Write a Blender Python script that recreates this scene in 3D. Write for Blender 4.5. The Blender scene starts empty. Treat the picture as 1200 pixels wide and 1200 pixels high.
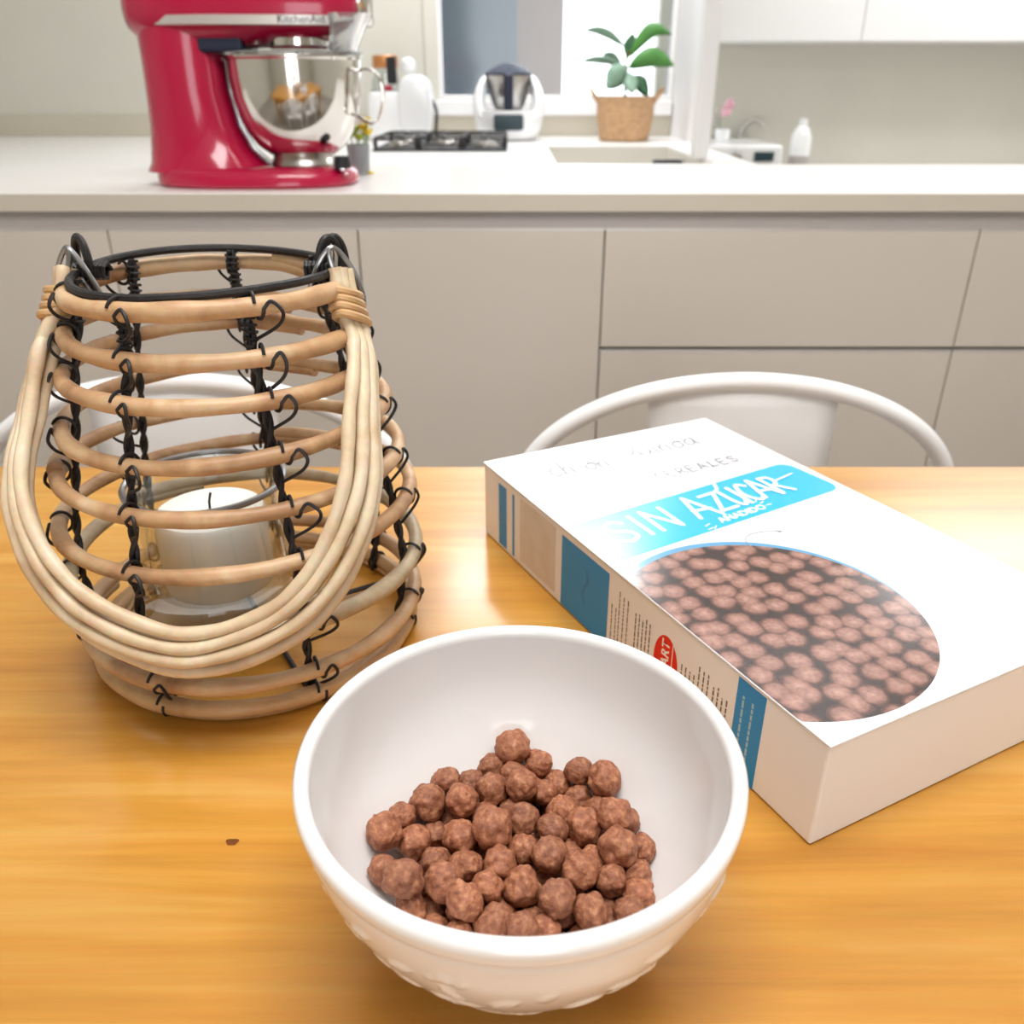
import bpy, bmesh, math, random
from mathutils import Vector, Matrix, noise
random.seed(7)
R = math.radians; PI = math.pi
C = bpy.context.scene.collection

# ------------------------------------------------------------------ camera
CAM_Z = 1.04; TZ = 0.75
PITCH = math.atan(0.5); FPX = 1000.0
cam_d = bpy.data.cameras.new('camera'); cam = bpy.data.objects.new('camera', cam_d); C.objects.link(cam)
cam.location = (0, 0, CAM_Z); cam.rotation_euler = (PI/2 - PITCH, 0, 0)
cam_d.sensor_width = 36; cam_d.lens = 36 * FPX / 1200
cam_d.clip_start = 0.01
cam_d.dof.use_dof = True; cam_d.dof.focus_distance = 0.36; cam_d.dof.aperture_fstop = 14
bpy.context.scene.camera = cam

# ------------------------------------------------------------------ world, lights, exposure
sc = bpy.context.scene
w = bpy.data.worlds.new('daylight'); sc.world = w; w.use_nodes = True
bg = w.node_tree.nodes['Background']; bg.inputs[0].default_value = (0.93, 0.97, 1.0, 1); bg.inputs[1].default_value = 4.6
sc.view_settings.view_transform = 'Standard'; sc.view_settings.look = 'None'
sc.view_settings.exposure = -0.19; sc.view_settings.gamma = 1.0; sc.view_settings.use_curve_mapping = False
try:
    sc.cycles.use_denoising = True
    sc.cycles.max_bounces = 10; sc.cycles.transparent_max_bounces = 12
    sc.cycles.caustics_reflective = False; sc.cycles.caustics_refractive = False
    sc.cycles.sample_clamp_indirect = 6
except Exception: pass
def area(name, loc, rot, sx, sy, power, col=(1, 1, 1)):
    l = bpy.data.lights.new(name, 'AREA'); l.shape = 'RECTANGLE'; l.size = sx; l.size_y = sy; l.energy = power; l.color = col
    o = bpy.data.objects.new(name, l); C.objects.link(o); o.location = loc; o.rotation_euler = rot
    return o
area('ceiling_lamp_dining', (0.1, 0.2, 2.5), (0, 0, 0), 1.2, 0.9, 44, (1, 0.995, 0.98))
area('ceiling_lamp_kitchen', (0.0, 2.3, 2.5), (0, 0, 0), 2.6, 1.0, 13, (0.97, 0.985, 1))
area('ceiling_lamp_window', (0.14, 3.36, 2.5), (0, 0, 0), 0.85, 0.5, 34, (0.97, 0.985, 1))
area('laundry_fill_light', (2.2, 3.5, 2.5), (0, 0, 0), 1.0, 0.8, 36, (0.98, 0.985, 1))  # added fill light that brightens the laundry side, not a known lamp

# ------------------------------------------------------------------ helpers
def at(u, v, Y):
    x = (u-600)/FPX; y = (600-v)/FPX; c, s = math.cos(PITCH), math.sin(PITCH)
    d = Vector((x, c+y*s, -s+y*c)); return Vector((0, 0, CAM_Z)) + d*(Y/d.y)
def at_z(u, v, Z):
    x = (u-600)/FPX; y = (600-v)/FPX; c, s = math.cos(PITCH), math.sin(PITCH)
    d = Vector((x, c+y*s, -s+y*c)); return Vector((0, 0, CAM_Z)) + d*((Z-CAM_Z)/d.z)

def lin(h):
    if isinstance(h, str):
        h = tuple(int(h[i:i+2], 16)/255 for i in (0, 2, 4))
    return tuple(c/12.92 if c <= .04045 else ((c+.055)/1.055)**2.4 for c in h) + (1,)

def mat(name, col, rough=.5, metal=0, coat=0, trans=0, ior=1.45, alpha=1, spec=.5, var=0.0, vscale=30, bump=0, bscale=60, emit=0, sss=0):
    m = bpy.data.materials.new(name); m.use_nodes = True
    nt = m.node_tree; b = nt.nodes['Principled BSDF']
    c = lin(col); b.inputs['Base Color'].default_value = c
    b.inputs['Roughness'].default_value = rough; b.inputs['Metallic'].default_value = metal
    b.inputs['Coat Weight'].default_value = coat; b.inputs['Coat Roughness'].default_value = .06 if coat != .5 else .16
    b.inputs['Transmission Weight'].default_value = trans; b.inputs['IOR'].default_value = ior
    b.inputs['Alpha'].default_value = alpha; b.inputs['Specular IOR Level'].default_value = spec
    if emit: b.inputs['Emission Color'].default_value = c; b.inputs['Emission Strength'].default_value = emit
    if var or bump:
        tc = nt.nodes.new('ShaderNodeTexCoord')
    if var:
        n = nt.nodes.new('ShaderNodeTexNoise'); n.inputs['Scale'].default_value = vscale; n.inputs['Detail'].default_value = 5
        nt.links.new(tc.outputs['Object'], n.inputs['Vector'])
        r = nt.nodes.new('ShaderNodeValToRGB')
        r.color_ramp.elements[0].position = .3; r.color_ramp.elements[1].position = .7
        r.color_ramp.elements[0].color = tuple(x*(1-var) for x in c[:3])+(1,)
        r.color_ramp.elements[1].color = tuple(min(1, x*(1+var)) for x in c[:3])+(1,)
        nt.links.new(n.outputs['Fac'], r.inputs['Fac']); nt.links.new(r.outputs['Color'], b.inputs['Base Color'])
    if bump:
        n2 = nt.nodes.new('ShaderNodeTexNoise'); n2.inputs['Scale'].default_value = bscale; n2.inputs['Detail'].default_value = 6
        nt.links.new(tc.outputs['Object'], n2.inputs['Vector'])
        bp = nt.nodes.new('ShaderNodeBump'); bp.inputs['Strength'].default_value = bump; bp.inputs['Distance'].default_value = .002
        nt.links.new(n2.outputs['Fac'], bp.inputs['Height']); nt.links.new(bp.outputs['Normal'], b.inputs['Normal'])
    return m

class MB:
    def __init__(s): s.v = []; s.f = []
    def add(s, vs, fs):
        k = len(s.v); s.v += [tuple(p) for p in vs]; s.f += [tuple(i+k for i in f) for f in fs]; return s
    def box(s, x0, x1, y0, y1, z0, z1):
        return s.add([(x0,y0,z0),(x1,y0,z0),(x1,y1,z0),(x0,y1,z0),(x0,y0,z1),(x1,y0,z1),(x1,y1,z1),(x0,y1,z1)],
                     [(0,3,2,1),(4,5,6,7),(0,1,5,4),(1,2,6,5),(2,3,7,6),(3,0,4,7)])
    def lathe(s, prof, c=(0,0,0), n=64, fn=None, closed=False):
        vs = []; fs = []; m = len(prof)
        for i in range(n):
            a = 2*PI*i/n
            for j, (r, z) in enumerate(prof):
                if fn: r, z = fn(r, z, a, j)
                vs.append((c[0]+r*math.cos(a), c[1]+r*math.sin(a), c[2]+z))
        for i in range(n):
            k = (i+1) % n
            for j in range(m if closed else m-1):
                j2 = (j+1) % m
                fs.append((i*m+j, k*m+j, k*m+j2, i*m+j2))
        return s.add(vs, fs)
    def tube(s, pts, r, n=10, closed=False, cap=True):
        pts = [Vector(p) for p in pts]; N = len(pts); rr = r if isinstance(r, (list, tuple)) else [r]*N
        vs = []; fs = []; up = None
        for i, p in enumerate(pts):
            a = pts[(i-1) % N] if (closed or i > 0) else pts[i]; b = pts[(i+1) % N] if (closed or i < N-1) else pts[i]
            t = (b-a).normalized()
            if up is None:
                up = t.orthogonal().normalized()
            up = (up - t*up.dot(t))
            up = up.normalized() if up.length > 1e-6 else t.orthogonal().normalized()
            q = t.cross(up)
            for j in range(n):
                g = 2*PI*j/n; vs.append(p + (up*math.cos(g) + q*math.sin(g))*rr[i])
        for i in range(N if closed else N-1):
            k = (i+1) % N
            sh = 0
            if closed and k == 0:   # align the seam
                best = min(range(n), key=lambda h: (vs[h]-vs[i*n]).length); sh = best
            for j in range(n):
                j2 = (j+1) % n
                fs.append((i*n+j, i*n+j2, k*n+(j2+sh) % n, k*n+(j+sh) % n))
        if cap and not closed:
            fs.append(tuple(range(n-1, -1, -1))); fs.append(tuple((N-1)*n+j for j in range(n)))
        return s.add(vs, fs)
    def loft(s, secs, n=40, ex=2.0, axis='z', cap=True):
        # secs: (h, cx, cy, rx, ry) superellipse sections along the axis
        vs = []; fs = []
        for h, cx, cy, rx, ry in secs:
            for j in range(n):
                a = 2*PI*j/n; ca, sa = math.cos(a), math.sin(a)
                x = cx + rx*math.copysign(abs(ca)**(2/ex), ca); y = cy + ry*math.copysign(abs(sa)**(2/ex), sa)
                vs.append((x, y, h) if axis == 'z' else ((h, x, y) if axis == 'x' else (x, h, y)))
        for i in range(len(secs)-1):
            for j in range(n):
                k = (j+1) % n
                f = (i*n+j, i*n+k, (i+1)*n+k, (i+1)*n+j)
                fs.append(f if axis != 'y' else f[::-1])
        if cap:
            a = tuple(range(n)); b = tuple((len(secs)-1)*n+j for j in range(n))
            fs += [a[::-1], b] if axis != 'y' else [a, b[::-1]]
        return s.add(vs, fs)
    def disc(s, c, r, n=48, a0=0):
        return s.add([c]+[(c[0]+r*math.cos(2*PI*i/n), c[1]+r*math.sin(2*PI*i/n), c[2]) for i in range(n)], [(0, i+1, (i+1) % n+1) for i in range(n)])
    def ribbon(s, pts, wd, lift=0.0):
        # flat stroke in the local XY plane: one mitred strip with round ends, no overlapping faces
        P = []
        for p in pts:
            p = Vector(p)
            if not P or (p-P[-1]).length > 1e-7: P.append(p)
        N = len(P); h = wd/2; L_, R_ = [], []
        for i, p in enumerate(P):
            t0 = (p-P[i-1]).normalized() if i else None; t1 = (P[i+1]-p).normalized() if i < N-1 else None
            t = (t0+t1).normalized() if (t0 and t1 and (t0+t1).length > 1e-3) else (t1 or t0)
            q = Vector((-t.y, t.x, 0)); k = 1.0
            if t0 and t1: k = min(1.6, 1/max(.4, q.dot(Vector((-t0.y, t0.x, 0)))))
            L_.append(p+q*h*k); R_.append(p-q*h*k)
        vs = []; 
        for a, b in zip(R_, L_): vs += [a, b]
        fs = [(2*i, 2*i+2, 2*i+3, 2*i+1) for i in range(N-1)]
        for e, (p, t) in enumerate(((P[0], (P[0]-P[1]).normalized()), (P[-1], (P[-1]-P[-2]).normalized()))):
            q = Vector((-t.y, t.x, 0)); k0 = len(vs)
            arc = [p+q*h*math.cos(g)+t*h*math.sin(g) for g in [PI*i/8 for i in range(9)]]
            vs += arc; fs.append(tuple(range(k0+8, k0-1, -1)))
        s.zl = getattr(s, 'zl', 0)+.00002
        return s.add([v+Vector((0, 0, s.zl)) for v in vs], fs)
    def build(s, name, m, parent=None, smooth=True, bevel=0, seg=2, angle=40, merge=True):
        me = bpy.data.meshes.new(name); me.from_pydata([tuple(p) for p in s.v], [], s.f)
        bm = bmesh.new(); bm.from_mesh(me)
        if merge: bmesh.ops.remove_doubles(bm, verts=bm.verts, dist=1e-6)
        if smooth or bevel: bmesh.ops.recalc_face_normals(bm, faces=bm.faces)
        bm.to_mesh(me); bm.free()
        o = bpy.data.objects.new(name, me); C.objects.link(o)
        if m: me.materials.append(m)
        if parent is not None: o.parent = parent
        if bevel:
            b = o.modifiers.new('bevel', 'BEVEL'); b.width = bevel; b.segments = seg; b.limit_method = 'ANGLE'
        if smooth:
            me.polygons.foreach_set('use_smooth', [True]*len(me.polygons))
            try: me.set_sharp_from_angle(angle=R(angle))
            except Exception: pass
        return o

def spline(pts, n=8, closed=False):
    P = [Vector(p) for p in pts]; out = []; N = len(P)
    rng = range(N if closed else N-1)
    for i in rng:
        if closed: p0, p1, p2, p3 = P[(i-1) % N], P[i], P[(i+1) % N], P[(i+2) % N]
        else: p0, p1, p2, p3 = P[max(i-1, 0)], P[i], P[i+1], P[min(i+2, N-1)]
        for k in range(n):
            t = k/n
            out.append(.5*((2*p1)+(-p0+p2)*t+(2*p0-5*p1+4*p2-p3)*t*t+(-p0+3*p1-3*p2+p3)*t**3))
    if not closed: out.append(P[-1])
    return out

def empty(name, loc=(0,0,0), rz=0):
    o = bpy.data.objects.new(name, None); C.objects.link(o); o.location = loc; o.rotation_euler = (0, 0, rz); o.empty_display_size = .05
    return o
def tag(o, label, cat, group=None, kind=None):
    o['label'] = label; o['category'] = cat
    if group: o['group'] = group
    if kind: o['kind'] = kind
    return o
def thing(name, loc, label, cat, group=None, rz=0):
    return tag(empty(name, loc, rz), label, cat, group)
def struct(o, label=None):
    o['kind'] = 'structure'
    if label: o['label'] = label
    return o
def text_mesh(name, body, size, m, parent, loc, rot=(0,0,0), sx=1.0, bold=0.0, align='LEFT'):
    cu = bpy.data.curves.new(name, 'FONT'); cu.body = body; cu.size = size; cu.offset = bold; cu.align_x = align; cu.resolution_u = 3
    t = bpy.data.objects.new(name+'_tmp', cu); C.objects.link(t)
    bpy.context.view_layer.update()
    me = bpy.data.meshes.new_from_object(t.evaluated_get(bpy.context.evaluated_depsgraph_get()))
    bpy.data.objects.remove(t); bpy.data.curves.remove(cu)
    me.name = name; me.materials.clear(); me.materials.append(m)
    o = bpy.data.objects.new(name, me); C.objects.link(o); o.parent = parent
    o.location = loc; o.rotation_euler = rot; o.scale = (sx, 1, 1)
    return o

# ------------------------------------------------------------------ materials
M = {}
M['wall'] = mat('cream_wall_paint', 'D9D6CB', .7, var=.03, vscale=3)
M['tile'] = mat('beige_splashback', 'CFC7B6', .35, var=.03, vscale=4)
M['white_paint'] = mat('white_paint', 'EFEEEE', .5, var=.01, vscale=4)
M['ceil'] = mat('ceiling_white', 'F0EEEA', .8, var=.01, vscale=2)
M['floor'] = mat('grey_floor_tile', 'A9A39B', .4, var=.06, vscale=6)
M['counter'] = mat('white_quartz', 'F1EFED', .28, var=.015, vscale=80)
M['counter_edge'] = M['counter']
M['cab'] = mat('greige_cabinet_lacquer', 'D3C8BD', .38, var=.015, vscale=2)
M['gola'] = mat('grey_recess_profile', 'B3ABA8', .4)
M['alu'] = mat('brushed_aluminium', 'DEDAD6', .35, metal=.6)
M['steel'] = mat('polished_steel', 'DEDAD5', .09, metal=1)
M['satin_steel'] = mat('satin_steel', 'C4C1BD', .28, metal=1)
M['red'] = mat('raspberry_red_enamel', 'B4103E', .18, coat=.6)
M['black_plastic'] = mat('black_plastic', '1E1F22', .4)
M['navy'] = mat('dark_blue_plastic', '20263C', .45)
M['white_plastic'] = mat('white_gloss_plastic', 'F2F2F3', .25, coat=.3)
M['screen'] = mat('dark_glass_screen', '33454B', .12)
M['clear_plastic'] = mat('clear_plastic', 'F4F6F8', .08, trans=.75, ior=1.3)
M['ceramic'] = mat('white_glazed_ceramic', 'E6E4E3', .16, coat=.4)
M['paper'] = mat('coated_white_card', 'E9E9EC', .24, coat=.5)
M['paper_side'] = mat('white_card_side', 'ECEDF0', .4)
M['cyan'] = mat('cyan_print', '13B4E2', .24, coat=.5)
M['teal'] = mat('blue_print', '0A8CD0', .4)
M['teal_dark'] = mat('dark_blue_print', '0C78B8', .4)
M['white_ink'] = mat('white_ink', 'F6F8FA', .25, coat=.3)
M['grey_ink'] = mat('grey_ink', '8C8E96', .4)
M['brown_ink'] = mat('brown_small_print', '6F6358', .5)
M['pale_print'] = mat('pale_grey_print', 'D5CEC8', .45, var=.08, vscale=60)
M['red_ink'] = mat('red_print', 'E01420', .4)
M['rim_ink'] = mat('blue_bowl_print', '5B9CC6', .2, coat=.35)
M['white_metal'] = mat('white_powder_coat', 'F4F5F7', .35, coat=.1)
M['black_wire'] = mat('black_iron_wire', '1F1B1C', .5, bump=.3, bscale=400)
M['grey_wire'] = mat('zinc_wire', '9A9A9C', .3, metal=.9)
M['wax'] = mat('white_wax', 'F2EEE6', .5)
def thin_glass(name, tint, refl):
    m = bpy.data.materials.new(name); m.use_nodes = True; nt = m.node_tree; N = nt.nodes; L = nt.links
    N.remove(N['Principled BSDF']); tr = N.new('ShaderNodeBsdfTransparent'); tr.inputs[0].default_value = tint
    gl = N.new('ShaderNodeBsdfGlossy'); gl.inputs['Roughness'].default_value = .03
    fr = N.new('ShaderNodeLayerWeight'); fr.inputs['Blend'].default_value = refl; mu = N.new('ShaderNodeMath'); mu.operation = 'MULTIPLY_ADD'; mu.inputs[1].default_value = .5; mu.inputs[2].default_value = .03
    mx = N.new('ShaderNodeMixShader'); L.new(fr.outputs['Facing'], mu.inputs[0]); L.new(mu.outputs[0], mx.inputs[0]); L.new(tr.outputs[0], mx.inputs[1]); L.new(gl.outputs[0], mx.inputs[2])
    L.new(mx.outputs[0], N['Material Output'].inputs['Surface']); return m
M['glass'] = thin_glass('clear_glass', (.95, .97, .97, 1), .3)
M['basket'] = mat('tan_woven_fibre', 'C09A74', .8, var=.15, vscale=60, bump=.6, bscale=120)
M['leaf'] = mat('green_leaf', '437C33', .4, var=.2, vscale=14)
M['leaf_pale'] = mat('grey_green_leaf', '7C9A85', .45, var=.15, vscale=14)
M['leaf_dark'] = mat('dark_green_leaf', '24512F', .4, var=.2, vscale=14)
M['stem'] = mat('brown_stem', '6A5A40', .7)
M['copper'] = mat('copper_lid', 'C98A55', .35, metal=.5)
M['crimson'] = mat('crimson_tag', 'B02040', .5)
M['pink'] = mat('pink_petal', 'E3AFBE', .6)
M['yellow'] = mat('yellow_petal', 'F2D327', .6)
M['lime'] = mat('lime_green_leaf', 'B4C437', .6)
M['bluegrey'] = mat('blue_grey_render', '48525C', .9, var=.05, vscale=2)
M['peach'] = mat('peach_render', '6E5F58', .9, var=.05, vscale=2)

def wood():
    m = bpy.data.materials.new('honey_pine'); m.use_nodes = True; nt = m.node_tree; N = nt.nodes; L = nt.links
    b = N['Principled BSDF']; tc = N.new('ShaderNodeTexCoord')
    def noise_(scale_xyz, scale, detail, rough=.55, dist=0):
        mp = N.new('ShaderNodeMapping'); mp.inputs['Scale'].default_value = scale_xyz; L.new(tc.outputs['Object'], mp.inputs['Vector'])
        n = N.new('ShaderNodeTexNoise'); n.inputs['Scale'].default_value = scale; n.inputs['Detail'].default_value = detail
        n.inputs['Roughness'].default_value = rough; n.inputs['Distortion'].default_value = dist
        L.new(mp.outputs['Vector'], n.inputs['Vector']); return n
    n1 = noise_((1.1, 16, 16), 3.2, 6, .6, .4); n2 = noise_((.6, 5, 5), 2.2, 3); n3 = noise_((4, 130, 130), 3, 4)
    r1 = N.new('ShaderNodeValToRGB'); e = r1.color_ramp.elements
    e[0].position = .28; e[0].color = lin('B87A28'); e[1].position = .72; e[1].color = lin('DAA652')
    x = e.new(.5); x.color = lin('CE9238')
    L.new(n1.outputs['Fac'], r1.inputs['Fac'])
    mx = N.new('ShaderNodeMixRGB'); mx.blend_type = 'MULTIPLY'; mx.inputs['Fac'].default_value = .45
    r2 = N.new('ShaderNodeValToRGB'); r2.color_ramp.elements[0].color = (.72, .62, .5, 1); r2.color_ramp.elements[1].color = (1, 1, 1, 1)
    r2.color_ramp.elements[0].position = .32; r2.color_ramp.elements[1].position = .62
    L.new(n2.outputs['Fac'], r2.inputs['Fac']); L.new(r1.outputs['Color'], mx.inputs['Color1']); L.new(r2.outputs['Color'], mx.inputs['Color2'])
    m2 = N.new('ShaderNodeMixRGB'); m2.blend_type = 'MULTIPLY'; m2.inputs['Fac'].default_value = .18
    L.new(mx.outputs['Color'], m2.inputs['Color1']); L.new(n3.outputs['Color'], m2.inputs['Color2'])
    L.new(m2.outputs['Color'], b.inputs['Base Color'])
    b.inputs['Roughness'].default_value = .33; b.inputs['Coat Weight'].default_value = .5; b.inputs['Coat Roughness'].default_value = .16
    bp = N.new('ShaderNodeBump'); bp.inputs['Strength'].default_value = .08; bp.inputs['Distance'].default_value = .001
    L.new(n1.outputs['Fac'], bp.inputs['Height']); L.new(bp.outputs['Normal'], b.inputs['Normal'])
    return m
M['wood'] = wood()
M['knot'] = mat('dark_pine_knot', '6B3A12', .4, var=.3, vscale=200)

def rattan(name, cols, scale=(1, 1, 1)):
    m = bpy.data.materials.new(name); m.use_nodes = True; nt = m.node_tree; N = nt.nodes; L = nt.links
    b = N['Principled BSDF']; tc = N.new('ShaderNodeTexCoord')
    n = N.new('ShaderNodeTexNoise'); n.inputs['Scale'].default_value = 26; n.inputs['Detail'].default_value = 6; n.inputs['Distortion'].default_value = .8
    L.new(tc.outputs['Object'], n.inputs['Vector'])
    r = N.new('ShaderNodeValToRGB'); e = r.color_ramp.elements
    e[0].position = .25; e[0].color = lin(cols[0]); e[1].position = .7; e[1].color = lin(cols[2]); e.new(.48).color = lin(cols[1])
    L.new(n.outputs['Fac'], r.inputs['Fac'])
    n2 = N.new('ShaderNodeTexNoise'); n2.inputs['Scale'].default_value = 300; n2.inputs['Detail'].default_value = 3
    L.new(tc.outputs['Object'], n2.inputs['Vector'])
    mx = N.new('ShaderNodeMixRGB'); mx.blend_type = 'MULTIPLY'; mx.inputs['Fac'].default_value = .25
    L.new(r.outputs['Color'], mx.inputs['Color1']); L.new(n2.outputs['Color'], mx.inputs['Color2']); L.new(mx.outputs['Color'], b.inputs['Base Color'])
    b.inputs['Roughness'].default_value = .45
    bp = N.new('ShaderNodeBump'); bp.inputs['Strength'].default_value = .25; bp.inputs['Distance'].default_value = .001
    L.new(n2.outputs['Fac'], bp.inputs['Height']); L.new(bp.outputs['Normal'], b.inputs['Normal'])
    return m
M['rattan'] = rattan('brown_rattan_cane', ('8F6440', 'C69C72', 'DFC19B'))
M['rattan_grey'] = rattan('greyed_rattan_cane', ('A08A6E', 'C0AA8A', 'D6C4A6'))
M['rattan_pale'] = rattan('pale_peeled_cane', ('BFA07C', 'DBC3A2', 'E8D8BC'))
M['rattan_bind'] = rattan('cane_binding', ('A47A4E', 'CBA272', 'DDB98C'))

def cereal_mat():
    m = bpy.data.materials.new('cocoa_cereal_crust'); m.use_nodes = True; nt = m.node_tree; N = nt.nodes; L = nt.links
    b = N['Principled BSDF']; tc = N.new('ShaderNodeTexCoord'); oi = N.new('ShaderNodeObjectInfo')
    n = N.new('ShaderNodeTexNoise'); n.inputs['Scale'].default_value = 2.2; n.inputs['Detail'].default_value = 8; n.inputs['Roughness'].default_value = .7
    L.new(tc.outputs['Object'], n.inputs['Vector'])
    r = N.new('ShaderNodeValToRGB'); e = r.color_ramp.elements
    e[0].position = .3; e[0].color = lin('6C3E2A'); e[1].position = .7; e[1].color = lin('C38C64'); e.new(.5).color = lin('985E42')
    L.new(n.outputs['Fac'], r.inputs['Fac'])
    h = N.new('ShaderNodeHueSaturation'); mr = N.new('ShaderNodeMapRange'); mr.inputs['To Min'].default_value = .85; mr.inputs['To Max'].default_value = 1.15
    L.new(oi.outputs['Random'], mr.inputs['Value']); L.new(mr.outputs['Result'], h.inputs['Value']); L.new(r.outputs['Color'], h.inputs['Color'])
    L.new(h.outputs['Color'], b.inputs['Base Color']); b.inputs['Roughness'].default_value = .6
    v = N.new('ShaderNodeTexVoronoi'); v.inputs['Scale'].default_value = 5; L.new(tc.outputs['Object'], v.inputs['Vector'])
    ad = N.new('ShaderNodeMath'); ad.operation = 'ADD'; L.new(n.outputs['Fac'], ad.inputs[0])
    mu = N.new('ShaderNodeMath'); mu.operation = 'MULTIPLY'; mu.inputs[1].default_value = .35; L.new(v.outputs['Distance'], mu.inputs[0]); L.new(mu.outputs[0], ad.inputs[1])
    bp = N.new('ShaderNodeBump'); bp.inputs['Strength'].default_value = .8; bp.inputs['Distance'].default_value = .0006
    L.new(ad.outputs[0], bp.inputs['Height']); L.new(bp.outputs['Normal'], b.inputs['Normal'])
    return m
M['cereal'] = cereal_mat()

def cereal_photo_mat():
    m = bpy.data.materials.new('printed_cereal_photo'); m.use_nodes = True; nt = m.node_tree; N = nt.nodes; L = nt.links
    b = N['Principled BSDF']; tc = N.new('ShaderNodeTexCoord')
    wn = N.new('ShaderNodeTexNoise'); wn.inputs['Scale'].default_value = 90; wn.inputs['Detail'].default_value = 2
    L.new(tc.outputs['Object'], wn.inputs['Vector'])
    vm = N.new('ShaderNodeMixRGB'); vm.blend_type = 'LINEAR_LIGHT'; vm.inputs['Fac'].default_value = .0022
    L.new(tc.outputs['Object'], vm.inputs['Color1']); L.new(wn.outputs['Color'], vm.inputs['Color2'])
    v = N.new('ShaderNodeTexVoronoi'); v.voronoi_dimensions = '2D'; v.inputs['Scale'].default_value = 80; v.inputs['Randomness'].default_value = .6
    L.new(vm.outputs['Color'], v.inputs['Vector'])
    r = N.new('ShaderNodeValToRGB'); e = r.color_ramp.elements
    e[0].position = 0; e[0].color = lin('B48C80'); e[1].position = .64; e[1].color = lin('342524')
    e.new(.41).color = lin('8E675C'); e.new(.51).color = lin('5C3D36')
    L.new(v.outputs['Distance'], r.inputs['Fac'])
    n2 = N.new('ShaderNodeTexNoise'); n2.inputs['Scale'].default_value = 420; n2.inputs['Detail'].default_value = 4; L.new(tc.outputs['Object'], n2.inputs['Vector'])
    r3 = N.new('ShaderNodeValToRGB'); r3.color_ramp.elements[0].position = .3; r3.color_ramp.elements[1].position = .65
    r3.color_ramp.elements[0].color = (.55, .5, .48, 1); r3.color_ramp.elements[1].color = (1.1, 1.05, 1.02, 1)
    L.new(n2.outputs['Fac'], r3.inputs['Fac'])
    mx = N.new('ShaderNodeMixRGB'); mx.blend_type = 'MULTIPLY'; mx.inputs['Fac'].default_value = .7
    L.new(r.outputs['Color'], mx.inputs['Color1']); L.new(r3.outputs['Color'], mx.inputs['Color2']); L.new(mx.outputs['Color'], b.inputs['Base Color'])
    b.inputs['Roughness'].default_value = .2; b.inputs['Coat Weight'].default_value = .35; b.inputs['Coat Roughness'].default_value = .1
    return m
M['cereal_photo'] = cereal_photo_mat()

def pane_mat():
    m = bpy.data.materials.new('frosted_window_glass'); m.use_nodes = True; nt = m.node_tree; N = nt.nodes; L = nt.links
    out = N['Material Output']; N.remove(N['Principled BSDF'])
    rf = N.new('ShaderNodeBsdfRefraction'); rf.inputs['IOR'].default_value = 1.0; rf.inputs['Roughness'].default_value = .6; rf.inputs['Color'].default_value = (.97, .99, 1, 1)
    tr = N.new('ShaderNodeBsdfTransparent'); gl = N.new('ShaderNodeBsdfGlossy'); gl.inputs['Roughness'].default_value = .1
    mx = N.new('ShaderNodeMixShader'); mx.inputs[0].default_value = .12; L.new(rf.outputs[0], mx.inputs[1]); L.new(tr.outputs[0], mx.inputs[2])
    m2 = N.new('ShaderNodeMixShader'); m2.inputs[0].default_value = .05; L.new(mx.outputs[0], m2.inputs[1]); L.new(gl.outputs[0], m2.inputs[2])
    L.new(m2.outputs[0], out.inputs['Surface'])
    return m
M['pane'] = pane_mat()

# ------------------------------------------------------------------ room shell
WY = 3.9            # inner face of the rear kitchen wall
ISL = 0.89; REAR = 0.85
LX, RX, BY, HZ = -2.6, 2.9, -2.4, 2.6
struct(MB().box(LX-.1, RX+.1, BY, 5.0, -.1, 0).build('floor', M['floor'], smooth=False))
struct(MB().box(LX-.1, RX+.1, BY-.15, 5.0, HZ, HZ+.1).build('ceiling', M['ceil'], smooth=False))
struct(MB().box(LX-.1, LX, BY, WY+.15, 0, HZ).build('wall_left', M['wall'], smooth=False))
struct(MB().box(RX, RX+.1, BY, 4.9, 0, HZ).build('wall_right', M['wall'], smooth=False))
wx0, wx1 = at(512, 60, WY).x, at(792, 60, WY).x
wz0, wz1 = at(600, 117, WY).z, 2.5
sill_z0 = at(600, 135, WY).z
rw = MB()
rw.box(LX, wx0, WY, WY+.15, 0, HZ); rw.box(wx1, .72, WY, WY+.15, 0, HZ)
rw.box(wx0, wx1, WY, WY+.15, 0, wz0); rw.box(wx0, wx1, WY, WY+.15, wz1, HZ)
struct(rw.build('wall_rear', M['wall'], smooth=False))
fw = MB(); fw.box(LX-.1, -.45, BY-.12, BY, 0, HZ); fw.box(.85, RX+.1, BY-.12, BY, 0, HZ); fw.box(-.45, .85, BY-.12, BY, 2.0, HZ)  # unseen wall behind the camera, added with an opening to limit daylight fill
struct(fw.build('wall_front', M['wall'], smooth=False))
LY = 4.75
struct(MB().box(.715, RX, LY, LY+.12, 0, HZ).build('wall_laundry', M['wall'], smooth=False))
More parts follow.
